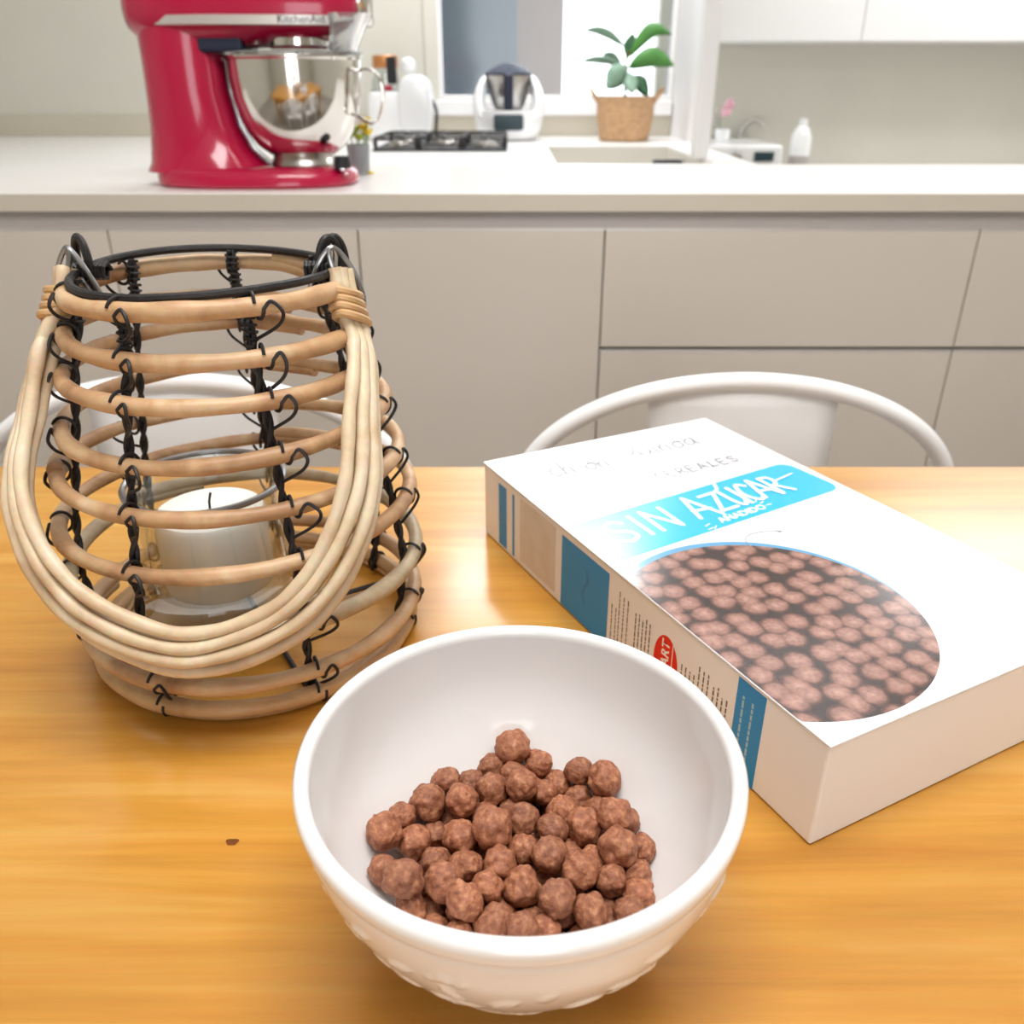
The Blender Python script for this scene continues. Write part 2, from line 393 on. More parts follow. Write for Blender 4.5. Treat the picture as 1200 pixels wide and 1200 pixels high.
# window
win = struct(empty('window_1', ((wx0+wx1)/2, WY, wz0)))
wl = -win.location
def wpart(mb, name, m, **k):
    mb.v = [tuple(Vector(p)+wl) for p in mb.v]; o = mb.build(name, m, win, **k); return o
fm = MB(); t = .018
fm.box(wx0, wx0+t, WY+.01, WY+.08, wz0, wz1); fm.box(wx1-t, wx1, WY+.01, WY+.08, wz0, wz1)
fm.box(wx0+t, wx1-t, WY+.01, WY+.08, wz0, wz0+.018); fm.box(wx0+t, wx1-t, WY+.01, WY+.08, wz1-t, wz1)
wpart(fm, 'window_frame', M['white_paint'], smooth=False, bevel=.004)
wpart(MB().box(wx0+t, wx1-t, WY+.045, WY+.049, wz0+.018, wz1-t), 'window_pane', M['pane'], smooth=False)
wpart(MB().box(wx0-.02, wx1-.005, WY-.045, WY+.012, sill_z0, wz0), 'window_sill', M['white_paint'], smooth=False, bevel=.006)
# side jamb panel of the window, left
wpart(MB().box(wx0-.05, wx0, WY-.006, WY, wz0, wz1+.06), 'window_casing', M['wall'], smooth=False, bevel=.003)
# splashback under the sill
struct(MB().box(LX+.001, .659, WY-.01, WY-.0005, REAR+.0005, sill_z0-.001).build('trim_1', M['tile'], smooth=False), 'beige splashback strip between rear worktop and window sill')
# white partition between kitchen and laundry with a sliding door edge
px = .66
struct(MB().box(px, px+.05, 3.36, WY, 0, HZ).build('wall_partition', M['white_paint'], smooth=False, bevel=.004))
struct(MB().box(.520, .562, 2.64, 2.70, REAR+.0005, HZ).build('trim_2', M['white_paint'], smooth=False, bevel=.003), 'slim white post standing at the right end of the sink')
dr = struct(empty('door_1', (px+.03, 3.36, 0)))
MB().box(-.022, .02, -.035, -.001, 0, 1.25).build('door_leaf', M['white_paint'], dr, smooth=False, bevel=.004)
hp = at(839, 139, 3.32)
MB().tube([(hp.x-px-.03, -.036, hp.z-.03), (hp.x-px-.03, -.045, hp.z-.015), (hp.x-px-.03, -.045, hp.z+.015), (hp.x-px-.03, -.036, hp.z+.03)], .006).build('door_handle', M['satin_steel'], dr)

# outside, seen through the frosted window
o = MB().box(-3.2, at(606, 60, 5.9).x, 5.8, 6.0, 0, 2.6).build('garden_wall', M['bluegrey'], smooth=False)
tag(o, 'blue-grey outside wall seen blurred through the left of the window', 'wall')
o = MB().box(at(596, 60, 6.6).x, at(660, 60, 6.6).x, 6.6, 7.2, 0, 2.1).build('garden_shed', M['peach'], smooth=False)
tag(o, 'pale peach outbuilding seen blurred through the middle of the window', 'building')

# ------------------------------------------------------------------ island
IY0, IY1 = 1.412, 1.95
o = thing('island_worktop', (0, IY0, ISL-.028), 'x', 'worktop')
MB().box(-1.45, 1.5, .0021, IY1-IY0, 0, .028).build('slab', M['counter'], o, smooth=False, bevel=.002)
MB().box(-1.45, 1.5, 0, .002, .0005, .0262).build('edge_band', mat('beige_worktop_edge', 'CFC5B6', .4), o, smooth=False)
tag(o, 'long white stone worktop of the island with the red mixer on it', 'worktop')
FY = 1.42; ctop = ISL-.0285
x_a = at(425, 350, FY).x; x_b = at(709, 270, FY).x
top_z = at(600, 267, FY).z
seam_z = at(800, 408, FY).z
units = [(-1.40, x_a-.40, 'door', 'greige island cabinet at the far left end, left of the lantern'), (x_a-.40, x_a, 'door', 'greige island cabinet with a plain door right behind the rattan lantern'),
         (x_a, x_b, 'door', 'greige island cabinet with a plain tall door in the middle of the island'),
         (x_b, x_b+.6, 'drawer', 'greige island drawer unit behind the chair beside the cereal box'), (x_b+.6, 1.45, 'drawer2', 'greige island drawer unit at the far right end of the island')]
for x0, x1, kd, lab in units:
    cx = (x0+x1)/2; t = thing('base_cabinet', (cx, FY, 0), lab, 'cabinet', 'greige island cabinets'); h = (x1-x0)/2
    b = MB(); b.box(-h, h, .02, .50, .10, top_z-.0045); b.box(-h, h, .035, .50, top_z-.012, ctop); b.build('carcass', M['cab'], t, smooth=False)
    MB().box(-h, h, .001, .0345, top_z-.004, ctop).build('grip_rail', M['gola'], t, smooth=False)
    MB().box(-h, h, .06, .075, 0, .0995).build('plinth', M['gola'], t, smooth=False)
    zs = [(.10, top_z)] if kd == 'door' else [(seam_z+.002, top_z), (.42, seam_z-.002), (.10, .416)]
    for a, c in zs:
        d = MB().box(-h+.0012, h-.0012, 0, .019, a, c-.0045).build('door' if kd == 'door' else 'drawer_front', M['cab'], t, smooth=False, bevel=.0012)
        MB().box(-h+.0012, h-.0012, 0, .019, c-.0044, c-.0005).build('edge_pull', M['alu'], d, smooth=False)

# ------------------------------------------------------------------ rear worktop with sink cut-out
sy1 = at_z(700, 171, REAR).y; sy0 = 2.49
sx0 = at_z(640, 171, REAR).x; sx1 = .548
RY0 = 2.44
wt = MB(); zz0, zz1 = REAR-.03, REAR
wt.box(LX+.01, sx0, RY0, WY-.001, zz0, zz1); wt.box(sx1, px-.001, RY0, WY-.001, zz0, zz1)
wt.box(sx0, sx1, RY0, sy0, zz0, zz1); wt.box(sx0, sx1, sy1, WY-.001, zz0, zz1)
o = wt.build('rear_worktop', M['counter'], smooth=False)
tag(o, 'white worktop under the window holding the hob and sink', 'worktop')
t = thing('kitchen_sink', ((sx0+sx1)/2, (sy0+sy1)/2, REAR-.2), 'pale undermount sink set into the white worktop under the window', 'sink')
hx, hy = (sx1-sx0)/2-.001, (sy1-sy0)/2-.001
s = MB(); th = .004
s.box(-hx, hx, -hy, hy, 0, th); s.box(-hx, -hx+th, -hy, hy, th, .195); s.box(hx-th, hx, -hy, hy, th, .195); s.box(-hx+th, hx-th, -hy, -hy+th, th, .195); s.box(-hx+th, hx-th, hy-th, hy, th, .195)
s.build('basin', mat('pale_composite_sink', 'DCD8D0', .35), t, smooth=False)
MB().lathe([(0.001, .006), (.04, .006), (.045, .0045)], n=24).build('drain', M['black_plastic'], t)
bx = at_z(782, 191, REAR-.03)
o = MB().box(bx.x-.045, bx.x+.045, bx.y-.02, bx.y+.02, REAR-.05, REAR-.02).build('scrub_pad', M['black_plastic'], smooth=True, bevel=.006)
tag(o, 'black scrubbing pad at the right end of the sink', 'sponge')
for i, (x0, x1, lab) in enumerate([(LX+.02, -1.3, 'greige base cabinet left under the rear worktop'), (-1.3, -.1, 'greige base cabinet under the gas hob'), (-.1, .655, 'greige base cabinet under the kitchen sink')]):
    t = thing('rear_base_cabinet', ((x0+x1)/2, RY0+.02, 0), lab, 'cabinet', 'rear base cabinets'); h = (x1-x0)/2
    MB().box(-h, h, .02, .032, .1, REAR-.031).build('carcass', M['cab'], t, smooth=False)
    MB().box(-h+.002, -.001, 0, .019, .1, REAR-.06).build('door', M['cab'], t, smooth=False); MB().box(.001, h-.002, 0, .019, .1, REAR-.06).build('door', M['cab'], t, smooth=False)
    MB().box(-h, h, .02, .032, 0, .099).build('plinth', M['gola'], t, smooth=False)

# ------------------------------------------------------------------ hob
hc0 = at(436, 181, 2.95); hc1 = at(594, 181, 2.95)
hcx, hw = (hc0.x+hc1.x)/2, (hc1.x-hc0.x)/2
t = thing('gas_hob', (hcx, 3.2, REAR), 'black gas hob with iron grates set in the rear worktop', 'hob')
MB().box(-hw, hw, -.24, .25, .0005, .008).build('glass_plate', M['black_plastic'], t, smooth=False, bevel=.003)
for k, gx in enumerate((-hw*.66, 0, hw*.66)):
    g = MB(); q = hw*.31
    for yy in (-.21, .0, .21): g.box(gx-q, gx+q, yy-.005, yy+.005, .034, .042)
    for xx in (-q, 0, q): g.box(gx+xx-.005, gx+xx+.005, -.21, .21, .034, .042)
    for xx in (-q, q):
        for yy in (-.21, .21): g.box(gx+xx-.007, gx+xx+.007, yy-.007, yy+.007, .0085, .034)
    g.build('grate', M['black_wire'], t, smooth=False, bevel=.003)
for bx_, by_, br in ((-hw*.66, -.1, .035), (-hw*.66, .11, .045), (0, 0, .055), (hw*.66, -.1, .045), (hw*.66, .11, .035)):
    b = MB().lathe([(.001, .024), (br*.8, .024), (br*.85, .018), (br, .016), (br, .0085)], (bx_, by_, 0), 24).build('burner', M['satin_steel'], t)

# ------------------------------------------------------------------ stand mixer
def dark_text(b, size, parent, loc, rot): return text_mesh('lettering', b, size, M['black_plastic'], parent, loc, rot)
MX, MY = -.352, 1.56
t = thing('stand_mixer', (MX, MY, ISL), 'raspberry red stand mixer with polished steel bowl on the island worktop', 'mixer')
b = MB()
b.loft([(.0005, -.077, 0, .161, .102), (.006, -.077, 0, .166, .107), (.018, -.077, 0, .165, .106), (.026, -.078, 0, .160, .10), (.030, -.079, 0, .150, .092)], 64, 2.6)
b.loft([(.022, -.15, 0, .11, .085), (.035, -.155, 0, .098, .078), (.055, -.165, 0, .085, .07), (.09, -.172, 0, .073, .064), (.14, -.176, 0, .067, .06), (.19, -.176, 0, .066, .058), (.235, -.176, 0, .067, .056)], 48, 2.3)
b.build('base', M['red'], t)
hd = MB(); hz = .272
prof = [(-.255, .02, .018), (-.25, .036, .034), (-.235, .05, .046), (-.20, .06, .054), (-.14, .066, .058), (-.06, .066, .058), (.0, .063, .055), (.05, .057, .05), (.085, .049, .043), (.105, .038, .033), (.113, .022, .02)]
hd.loft([(x, 0, hz, ry, rz) for x, ry, rz in prof], 40, 2.4, 'x')
head = hd.build('head', M['red'], t)
MB().loft([(hz-.026, -.07, 0, .182, .0655), (hz-.025, -.07, 0, .184, .0675), (hz-.012, -.07, 0, .184, .0685), (hz-.011, -.07, 0, .182, .0665)], 64, 2.6).build('trim_band', M['alu'], head)
dark_text('KitchenAid', .016, head, (-.005, -.069, hz-.023), (PI/2, 0, R(6)))
MB().lathe([(.001, hz+.03), (.024, hz+.03), (.024, hz-.02), (.02, hz-.025)], (.11, 0, 0), 32).build('hub_cap', M['steel'], head)
MB().box(-.14, -.068, -.05, .05, .207, .232).build('hinge_shade_block', M['navy'], t, smooth=False, bevel=.006)  # dark block stands in for the shade at the hinge, between head and bowl
hb = MB().lathe([(.001, .213), (.044, .213), (.047, .216), (.047, .232), (.044, .236), (.001, .236)], (0.01, 0, 0), 48).build('beater_hub', M['red'], t)
MB().lathe([(.0475, .217), (.051, .218), (.051, .229), (.0475, .23)], (0.01, 0, 0), 48).build('hub_ring', M['steel'], hb)
MB().tube([(0.01, 0, .212), (0.01, 0, .15)], .008).build('beater_shaft', M['steel'], t)
bt = MB()
for a in range(6):
    an = PI*a/6; pts = []
    for k in range(25):
        q = 2*PI*k/24; rr = .035*math.sin(q); pts.append((.01+rr*math.cos(an), rr*math.sin(an), .105+.045*math.cos(q)))
    bt.tube(pts, .0012, 6)
bt.build('wire_whisk', M['steel'], t)
bo = [(.001, .046), (.045, .046), (.055, .05), (.072, .064), (.086, .085), (.097, .112), (.103, .14), (.1055, .17), (.106, .197), (.109, .2), (.109, .203), (.106, .2045), (.1045, .202), (.104, .17), (.1, .14), (.094, .112), (.083, .086), (.069, .066), (.052, .052), (.001, .049)]
bowl = MB().lathe(bo, n=96).build('mixing_bowl', M['steel'], t)
MB().lathe([(.05, .031), (.054, .033), (.05, .046), (.046, .05)], n=64).build('bowl_foot', M['satin_steel'], bowl)
hpts = spline([(.098, -.02, .178), (.125, -.026, .183), (.142, -.03, .165), (.143, -.03, .13), (.128, -.026, .1), (.097, -.018, .112)], 8)
hn = MB()
for dy in (-.007, -.0035, 0, .0035, .007): hn.tube([p+Vector((0, dy, 0)) for p in hpts], .0024, 8)
hn.build('bowl_handle', M['steel'], bowl)
ps = MB()
ps.lathe([(.075, .2065), (.112, .2065), (.112, .2085), (.076, .2085)], n=64, closed=True)
ps.loft([(.2085, .085, -.03, .02, .03), (.25, .1, -.045, .028, .036), (.262, .103, -.047, .032, .04)], 32, 3, cap=False)
ps.build('pouring_shield', M['clear_plastic'], t)
MB().lathe([(.001, .05), (.012, .05), (.014, .04), (.014, .0305)], (.075, -.06, 0), 24).build('clamp_knob', M['black_plastic'], t)

# tumbler of flowers on the island
g0 = at_z(422, 204, ISL)
for ch in bpy.data.objects:
    if ch.parent and ch.parent.name == 'stand_mixer' and ch.name not in ('base',): ch.scale.z = .945
t = thing('glass_tumbler', (g0.x, g0.y, ISL), 'small frosted glass tumbler beside the mixer holding yellow flowers', 'glass')
MB().lathe([(.001, .0008), (.017, .0008), (.0185, .004), (.0215, .052), (.0205, .0525), (.0175, .006), (.001, .005)], n=40).build('glass_wall', mat('cloudy_glass', 'DADDE2', .25, trans=.6, ior=1.2), t)
for i, (dx, dy, dz, cm) in enumerate([(-.012, 0, .066, 'lime'), (.004, -.006, .062, 'lime'), (.012, .004, .078, 'yellow'), (.02, 0, .07, 'yellow'), (-.003, .01, .075, 'lime'), (.018, -.004, .09, 'yellow')]):
    ft = thing('yellow_flower' if cm == 'yellow' else 'green_sprig', (g0.x, g0.y, ISL+.01),
               ('yellow blossom standing in the small tumbler beside the mixer' if cm == 'yellow' else 'lime green sprig in the small tumbler beside the mixer'), 'flower', 'sprigs in the tumbler')
    MB().tube([(dx*.3, dy*.3, 0), (dx*.8, dy*.8, .035), (dx, dy, dz-.012)], .0012, 6).build('stem', M['leaf'], ft)
    p = MB()
    for k in range(6):
        a = 2*PI*k/6; ca, sa = math.cos(a), math.sin(a); r0, wd = .012, .005
        p.add([(dx, dy, dz-.014), (dx+r0*.6*ca-wd*sa, dy+r0*.6*sa+wd*ca, dz-.006), (dx+r0*ca, dy+r0*sa, dz-.001), (dx+r0*.6*ca+wd*sa, dy+r0*.6*sa-wd*ca, dz-.006), (dx+r0*.55*ca, dy+r0*.55*sa, dz-.010)], [(0, 4, 1), (1, 4, 2), (2, 4, 3), (3, 4, 0)])
    p.lathe([(.0005, dz-.002), (.004, dz-.004), (.005, dz-.009), (.0005, dz-.014)], (dx, dy, 0), 10)
    p.build('bloom', M[cm], ft)
g1 = at_z(432, 203, ISL)
o = MB().lathe([(.0005, .0005), (.006, .001), (.008, .004), (.0005, .006)], (g1.x+.006, g1.y-.02, ISL), 8).build('fallen_petal', M['yellow'])
tag(o, 'yellow petal fallen on the island worktop beside the tumbler', 'petal')

# ------------------------------------------------------------------ white coffee machine at the left under the wall
cm0 = at(474, 165, 3.62); sc_ = .0034
t = thing('white_toaster', (cm0.x, 3.62, REAR), 'white rounded toaster on the rear worktop left of the window', 'toaster')
def U(u): return (u-474)*sc_
b = MB(); b.loft([(.004, U(470), 0, .115, .075), (.02, U(470), 0, .118, .08), (.145, U(470), 0, .116, .08), (.165, U(470), 0, .108, .072), (.17, U(470), 0, .09, .055)], 48, 5)
b.build('housing', M['white_plastic'], t)
b = MB(); b.loft([(-.086, U(490), .115, .055, .10), (-.08, U(490), .118, .06, .107), (.0, U(490), .118, .062, .11), (.07, U(490), .118, .06, .105)], 40, 3.2, 'y')
b.build('side_shell', M['white_plastic'], t)
MB().box(U(440), U(470), -.02, .02, .1702, .1725).build('slot', M['black_plastic'], t, smooth=False)
MB().tube(spline([(U(507), .02, .14), (U(512), .0, .10), (U(511), -.02, .03), (U(512), .0, .004)], 8), .006).build('power_cord', M['black_plastic'], t)
cj = at(456, 160, 3.78)
t = thing('storage_jar', (cj.x, 3.79, REAR), 'glass jar with copper lid standing behind the white toaster', 'jar')
jt = at(456, 80, 3.78).z-REAR
MB().lathe([(.001, .001), (.055, .001), (.058, .01), (.058, jt-.05), (.045, jt-.02), (.045, jt), (.042, jt), (.042, jt-.02), (.054, jt-.05), (.054, .012), (.001, .008)], n=40).build('glass_body', M['glass'], t)
MB().lathe([(.001, jt+.001), (.048, jt+.001), (.05, jt+.006), (.05, jt+.04), (.046, jt+.045), (.001, jt+.045)], n=40).build('lid', M['copper'], t)
MB().box(.012, .05, -.066, -.052, jt-.055, jt+.04).build('clasp', M['black_plastic'], t, smooth=False, bevel=.004)
MB().box(-.005, .03, -.068, -.0595, jt-.13, jt-.06).build('tag', M['crimson'], t, smooth=False, bevel=.003)
wb = at(481, 80, 3.8)
o = MB().lathe([(.001, 0), (.02, .002), (.03, .02), (.028, .045), (.015, .056), (.001, .058)], (wb.x, 3.72, REAR+.229), 24).build('white_egg_timer', M['white_plastic'])
tag(o, 'small round white timer on top of the white toaster', 'timer')

# ------------------------------------------------------------------ thermo mixer
tm = at(596, 160, 3.55)
t = thing('food_processor', (tm.x, 3.6, REAR), 'white food processor with steel jug and dark screen below the window', 'food processor')
b = MB()
H_ = .30
secs = [(-.10, 0, .15, .105, .135), (-.09, 0, .15, .125, .148), (0, 0, .15, .132, .15), (.09, 0, .15, .125, .148), (.10, 0, .15, .105, .135)]
# body: low front, two arms around the jug
b.loft([(.001, 0, 0, .085, .09), (.012, 0, 0, .105, .105), (.05, 0, 0, .124, .115), (.10, 0, 0, .133, .118), (.125, 0, 0, .134, .115)], 56, 2.8)
for sx in (-1, 1):
    b.loft([(.10, sx*.105, 0, .030, .10), (.16, sx*.112, 0, .024, .09), (.21, sx*.106, .005, .020, .07), (.25, sx*.092, .01, .016, .05), (.268, sx*.08, .01, .008, .03)], 32, 2.4)
b.build('housing', M['white_plastic'], t)
MB().loft([(-.122, 0, .078, .052, .030), (-.115, 0, .078, .056, .033), (-.105, 0, .078, .056, .033)], 40, 8, 'y').build('screen', M['screen'], t)
jug = MB().lathe([(.05, .126), (.062, .15), (.075, .2), (.082, .25), (.083, .262), (.08, .262), (.079, .25), (.072, .2), (.06, .15), (.048, .13)], n=48).build('jug', M['satin_steel'], t)
MB().loft([(.262, 0, 0, .088, .085), (.27, 0, 0, .09, .087), (.285, 0, 0, .07, .065), (.305, 0, 0, .035, .035), (.312, 0, 0, .015, .015)], 40).build('lid', M['navy'], t)
MB().box(-.018, .018, -.11, -.07, .128, .268).build('jug_handle', M['navy'], jug, smooth=True, bevel=.008)

t.scale.z = .85
# ------------------------------------------------------------------ plant in woven basket
pp = at(731, 162, 3.5)
py = 3.56
t = thing('woven_pot', (at(731, 162, py).x, py, REAR), 'tan woven basket planter with two ears behind the sink', 'planter')
k_ = .00331
def wv(r, z, a, j): return r*(1+.018*math.sin(40*a)*(1 if int(z/.012) % 2 else -1)), z
MB().lathe([(.001, .001), (.085, .001)]+[(.092+.015*min(1, i/8), .004+i*.0105) for i in range(15)]+[(.108, .152), (.1, .145), (.095, .03), (.001, .02)], n=80, fn=wv).build('basket_wall', M['basket'], t)
for sx in (-1, 1):
    MB().tube(spline([(sx*.10, -.03, .13), (sx*.125, -.03, .165), (sx*.135, 0, .178), (sx*.125, .03, .165), (sx*.10, .03, .13)], 6), .006).build('ear_handle', M['basket'], t)
MB().disc((0, 0, .125), .096).build('soil', M['stem'], t)
def leaf(name, base, tip, width, m, parent, bend=.02, twist=0.0):
    base, tip = Vector(base), Vector(tip); ax = tip-base; side = ax.cross(Vector((0, 1, 0))); side = side.normalized() if side.length > 1e-5 else Vector((1, 0, 0))
    side = (side*math.cos(twist)+Vector((0, 1, 0))*math.sin(twist)).normalized(); nrm = side.cross(ax).normalized()
    mb = MB(); n = 14; mW = 7
    vs = []
    for i in range(n+1):
        q = i/n; wd = width*(math.sin(PI*min(1, q**.8))**.75)*(0.75+.35*q)+.0015
        c = base+ax*q+Vector((0, 0, 1))*bend*math.sin(PI*q)*1.0
        for j in range(mW):
            g = (j/(mW-1)-.5)*2
            vs.append(c+side*wd*g*.5+nrm*(.18*width*(g*g)-.05*width*abs(math.sin(9*q))*abs(g)))
    fs = [(i*mW+j, i*mW+j+1, (i+1)*mW+j+1, (i+1)*mW+j) for i in range(n) for j in range(mW-1)]
    mb.add(vs, fs); o = mb.build(name, m, parent)
    s = o.modifiers.new('thick', 'SOLIDIFY'); s.thickness = .0012
    return o
pl = thing('potted_plant', (t.location.x, py, REAR+.125), 'leafy green houseplant growing in the tan woven planter', 'plant')
def pt(u, v, dy=0): 
    p = at(u, v, py+dy); return (p.x-pl.location.x, dy, p.z-pl.location.z)
trunk = spline([(0, 0, 0), pt(732, 95), pt(734, 72), pt(738, 60)], 6)
MB().tube(trunk, .005, 8).build('stem', M['stem'], pl)
for (b0, t0, wd, mm, bd, tw, dy) in [((737, 66), (787, 40), .058, 'leaf', .05, .3, -.02), ((736, 78), (790, 76), .072, 'leaf', .03, .15, -.03),
        ((731, 55), (684, 36), .04, 'leaf_pale', .018, .7, .03), ((728, 78), (680, 73), .035, 'leaf_pale', .012, .7, .02), ((727, 74), (705, 64), .03, 'leaf_pale', .01, .6, .04),
        ((736, 80), (712, 103), .085, 'leaf_pale', .01, .1, -.05), ((738, 84), (742, 108), .06, 'leaf_pale', .0, .2, -.06), ((742, 88), (760, 112), .06, 'leaf_dark', .01, .3, -.04), ((733, 64), (742, 38), .05, 'leaf_dark', .0, .5, .02)]:
    stp = pt(734, b0[1]+6)
    e0 = pt(*b0, dy=dy)
    lf = leaf('leaf', e0, pt(*t0, dy=dy*1.8), wd, M[mm], pl, bd, tw)
    MB().tube(spline([(stp[0]*.9, 0, min(stp[2], trunk[-1].z)), e0], 4), .0025, 6).build('leaf_stalk', M['leaf'], lf)

# ------------------------------------------------------------------ laundry side
wm = at(828, 170, 4.15)
o0 = at(828, 170, 4.15); o1 = at(919, 170, 4.15); topz = o0.z
t = thing('washing_machine', ((o0.x+o1.x)/2, 4.15, 0), 'white washing machine with knob and dark display beyond the partition', 'washing machine')
h = (o1.x-o0.x)/2
MB().box(-h, h, 0, .55, .02, topz).build('casing', M['white_plastic'], t, smooth=True, bevel=.015, seg=3)
dz0 = at(872, 189, 4.15).z; dz1 = at(872, 178, 4.15).z
dx0 = at(884, 180, 4.15).x-t.location.x; dx1 = at(907, 180, 4.15).x-t.location.x
MB().box(dx0, dx1, -.006, .004, dz0, dz1).build('display', M['screen'], t, smooth=False, bevel=.002)
kx = at(862, 185, 4.15)
MB().loft([(-.028, kx.x-t.location.x, kx.z, .02, .02), (-.025, kx.x-t.location.x, kx.z, .023, .023), (.002, kx.x-t.location.x, kx.z, .024, .024)], 28, 2, 'y').build('knob', M['satin_steel'], t)
kx = at(834, 190, 4.15)
MB().box(kx.x-t.location.x-.02, kx.x-t.location.x+.025, -.003, .004, kx.z-.012, kx.z+.008).build('detergent_drawer', M['alu'], t, smooth=False)
f0 = at(874, 170, 4.6)
t = thing('laundry_tap', (f0.x, 4.6, topz-.15), 'curved steel tap above the washing machine', 'tap')
MB().tube(spline([(0, 0, 0), (0, 0, .15), (.01, -.01, .20), (.05, -.03, .235), (.09, -.05, .22), (.105, -.06, .19)], 8), .009, 12).build('spout', M['satin_steel'], t)
MB().lathe([(.001, 0), (.025, 0), (.025, .012), (.012, .02)], n=24).build('base', M['satin_steel'], t)
o = MB().box(o1.x+.03, RX-.02, 4.35, LY-.001, topz-.19, topz-.15).build('laundry_worktop', M['counter'], smooth=False, bevel=.003)
b = MB().box(f0.x-.12, o1.x+.03, 4.72-.17, LY-.001, topz-.19, topz-.15).build('tmp', M['counter'], smooth=False)
bpy.data.objects.remove(o); bpy.data.objects.remove(b)
lw = MB(); lw.box(o1.x+.03, RX-.02, 4.2, LY-.001, topz-.19, topz-.15); lw.box(.76, o1.x+.03, 4.15+.56, LY-.001, topz-.19, topz-.15)
o = lw.build('laundry_worktop', M['counter'], smooth=False); tag(o, 'white laundry worktop right of the washing machine', 'worktop')
t = bpy.data.objects['laundry_tap']; t.location.y = 4.73; t.location.z = topz-.15
lc = MB().box(o1.x+.035, RX-.02, 4.25, LY-.01, 0.0, topz-.1905).build('laundry_base_cabinet', M['white_paint'], smooth=False); tag(lc, 'white base cabinet under the laundry worktop', 'cabinet')
jr = at(936, 185, 4.4)
t = thing('detergent_bottle', (jr.x, 4.4, topz-.15), 'white detergent bottle with dark base right of the washing machine', 'bottle')
MB().lathe([(.001, .001), (.045, .001), (.048, .01), (.048, .09)], n=28).build('base', M['gola'], t)
MB().lathe([(.048, .09), (.048, .17), (.03, .21), (.018, .22), (.018, .25), (.001, .25)], n=28).build('body', M['white_plastic'], t)
uc0 = at(848, 48, 4.4)
for i, (x0, x1, lab) in enumerate([(uc0.x-.02, uc0.x+.62, 'white wall cabinet nearest the partition over the washing machine'), (uc0.x+.622, RX-.01, 'white wall cabinet at the right end over the laundry worktop')]):
    t = thing('wall_cabinet', ((x0+x1)/2, 4.4, uc0.z), lab, 'cabinet', 'white laundry wall cabinets'); h = (x1-x0)/2
    MB().box(-h, h, .02, LY-4.4-.001, 0, .75).build('carcass', M['white_paint'], t, smooth=False); MB().box(-h+.001, h-.001, 0, .019, 0, .75).build('door', M['white_paint'], t, smooth=False, bevel=.001)
# pink blossom beyond the partition
fb = at(853, 127, 4.5)
vz = topz+.001
t = thing('pink_orchid', (at(846, 165, 4.5).x, 4.5, vz), 'pink blossom on a thin stem standing on the washing machine', 'flower')
bl = Vector((fb.x-t.location.x, 0, fb.z-vz))
MB().lathe([(.001, 0), (.03, 0), (.034, .01), (.036, .05), (.03, .05), (.026, .01), (.001, .008)], n=24).build('pot', M['white_plastic'], t)
MB().tube(spline([(0, 0, .01), (-.02, 0, bl.z*.5), (-.01, 0, bl.z*.85), bl], 8), .003, 8).build('stem', M['leaf_pale'], t)
for k in range(5):
    a = 2*PI*k/5+.5
    leaf('petal', bl, bl+Vector((.032*math.cos(a)*.8+.015*math.sin(a), -.01, .045*math.sin(a))), .035, M['pink'], t, .004, .2)

# ------------------------------------------------------------------ dining table
TX = .95; TY0, TY1 = -.12, at_z(600, 545, TZ).y
t = thing('dining_table', (0, (TY0+TY1)/2, 0), 'honey pine dining table carrying the cereal bowl, box and lantern', 'table')
hy = (TY1-TY0)/2
MB().box(-TX, TX, -hy, hy, TZ-.035, TZ).build('tabletop', M['wood'], t, smooth=False, bevel=.004)
a = MB(); a.box(-TX+.08, TX-.08, -hy+.06, -hy+.085, TZ-.12, TZ-.0355); a.box(-TX+.08, TX-.08, hy-.085, hy-.06, TZ-.12, TZ-.0355)
a.box(-TX+.08, -TX+.105, -hy+.085, hy-.085, TZ-.12, TZ-.0355); a.box(TX-.105, TX-.08, -hy+.085, hy-.085, TZ-.12, TZ-.0355); a.build('apron', M['wood'], t, smooth=False)
for sx in (-1, 1):
    for sy in (-1, 1):
        MB().loft([(0, sx*(TX-.1), sy*(hy-.09), .025, .025), (TZ-.0356, sx*(TX-.1), sy*(hy-.09), .034, .034)], 24, 6).build('leg', M['wood'], t)
kn = at_z(272, 987, TZ)
tt = bpy.data.objects['tabletop'] if 'tabletop' in bpy.data.objects else None
MB().add([(kn.x+.0026*math.cos(q)*(1+.2*math.sin(3*q)), kn.y-t.location.y+.0022*math.sin(q)*(1+.25*math.cos(2*q)), TZ+.00015) for q in [2*PI*i/20 for i in range(20)]], [tuple(range(20))]).build('knot', M['knot'], t, smooth=False)

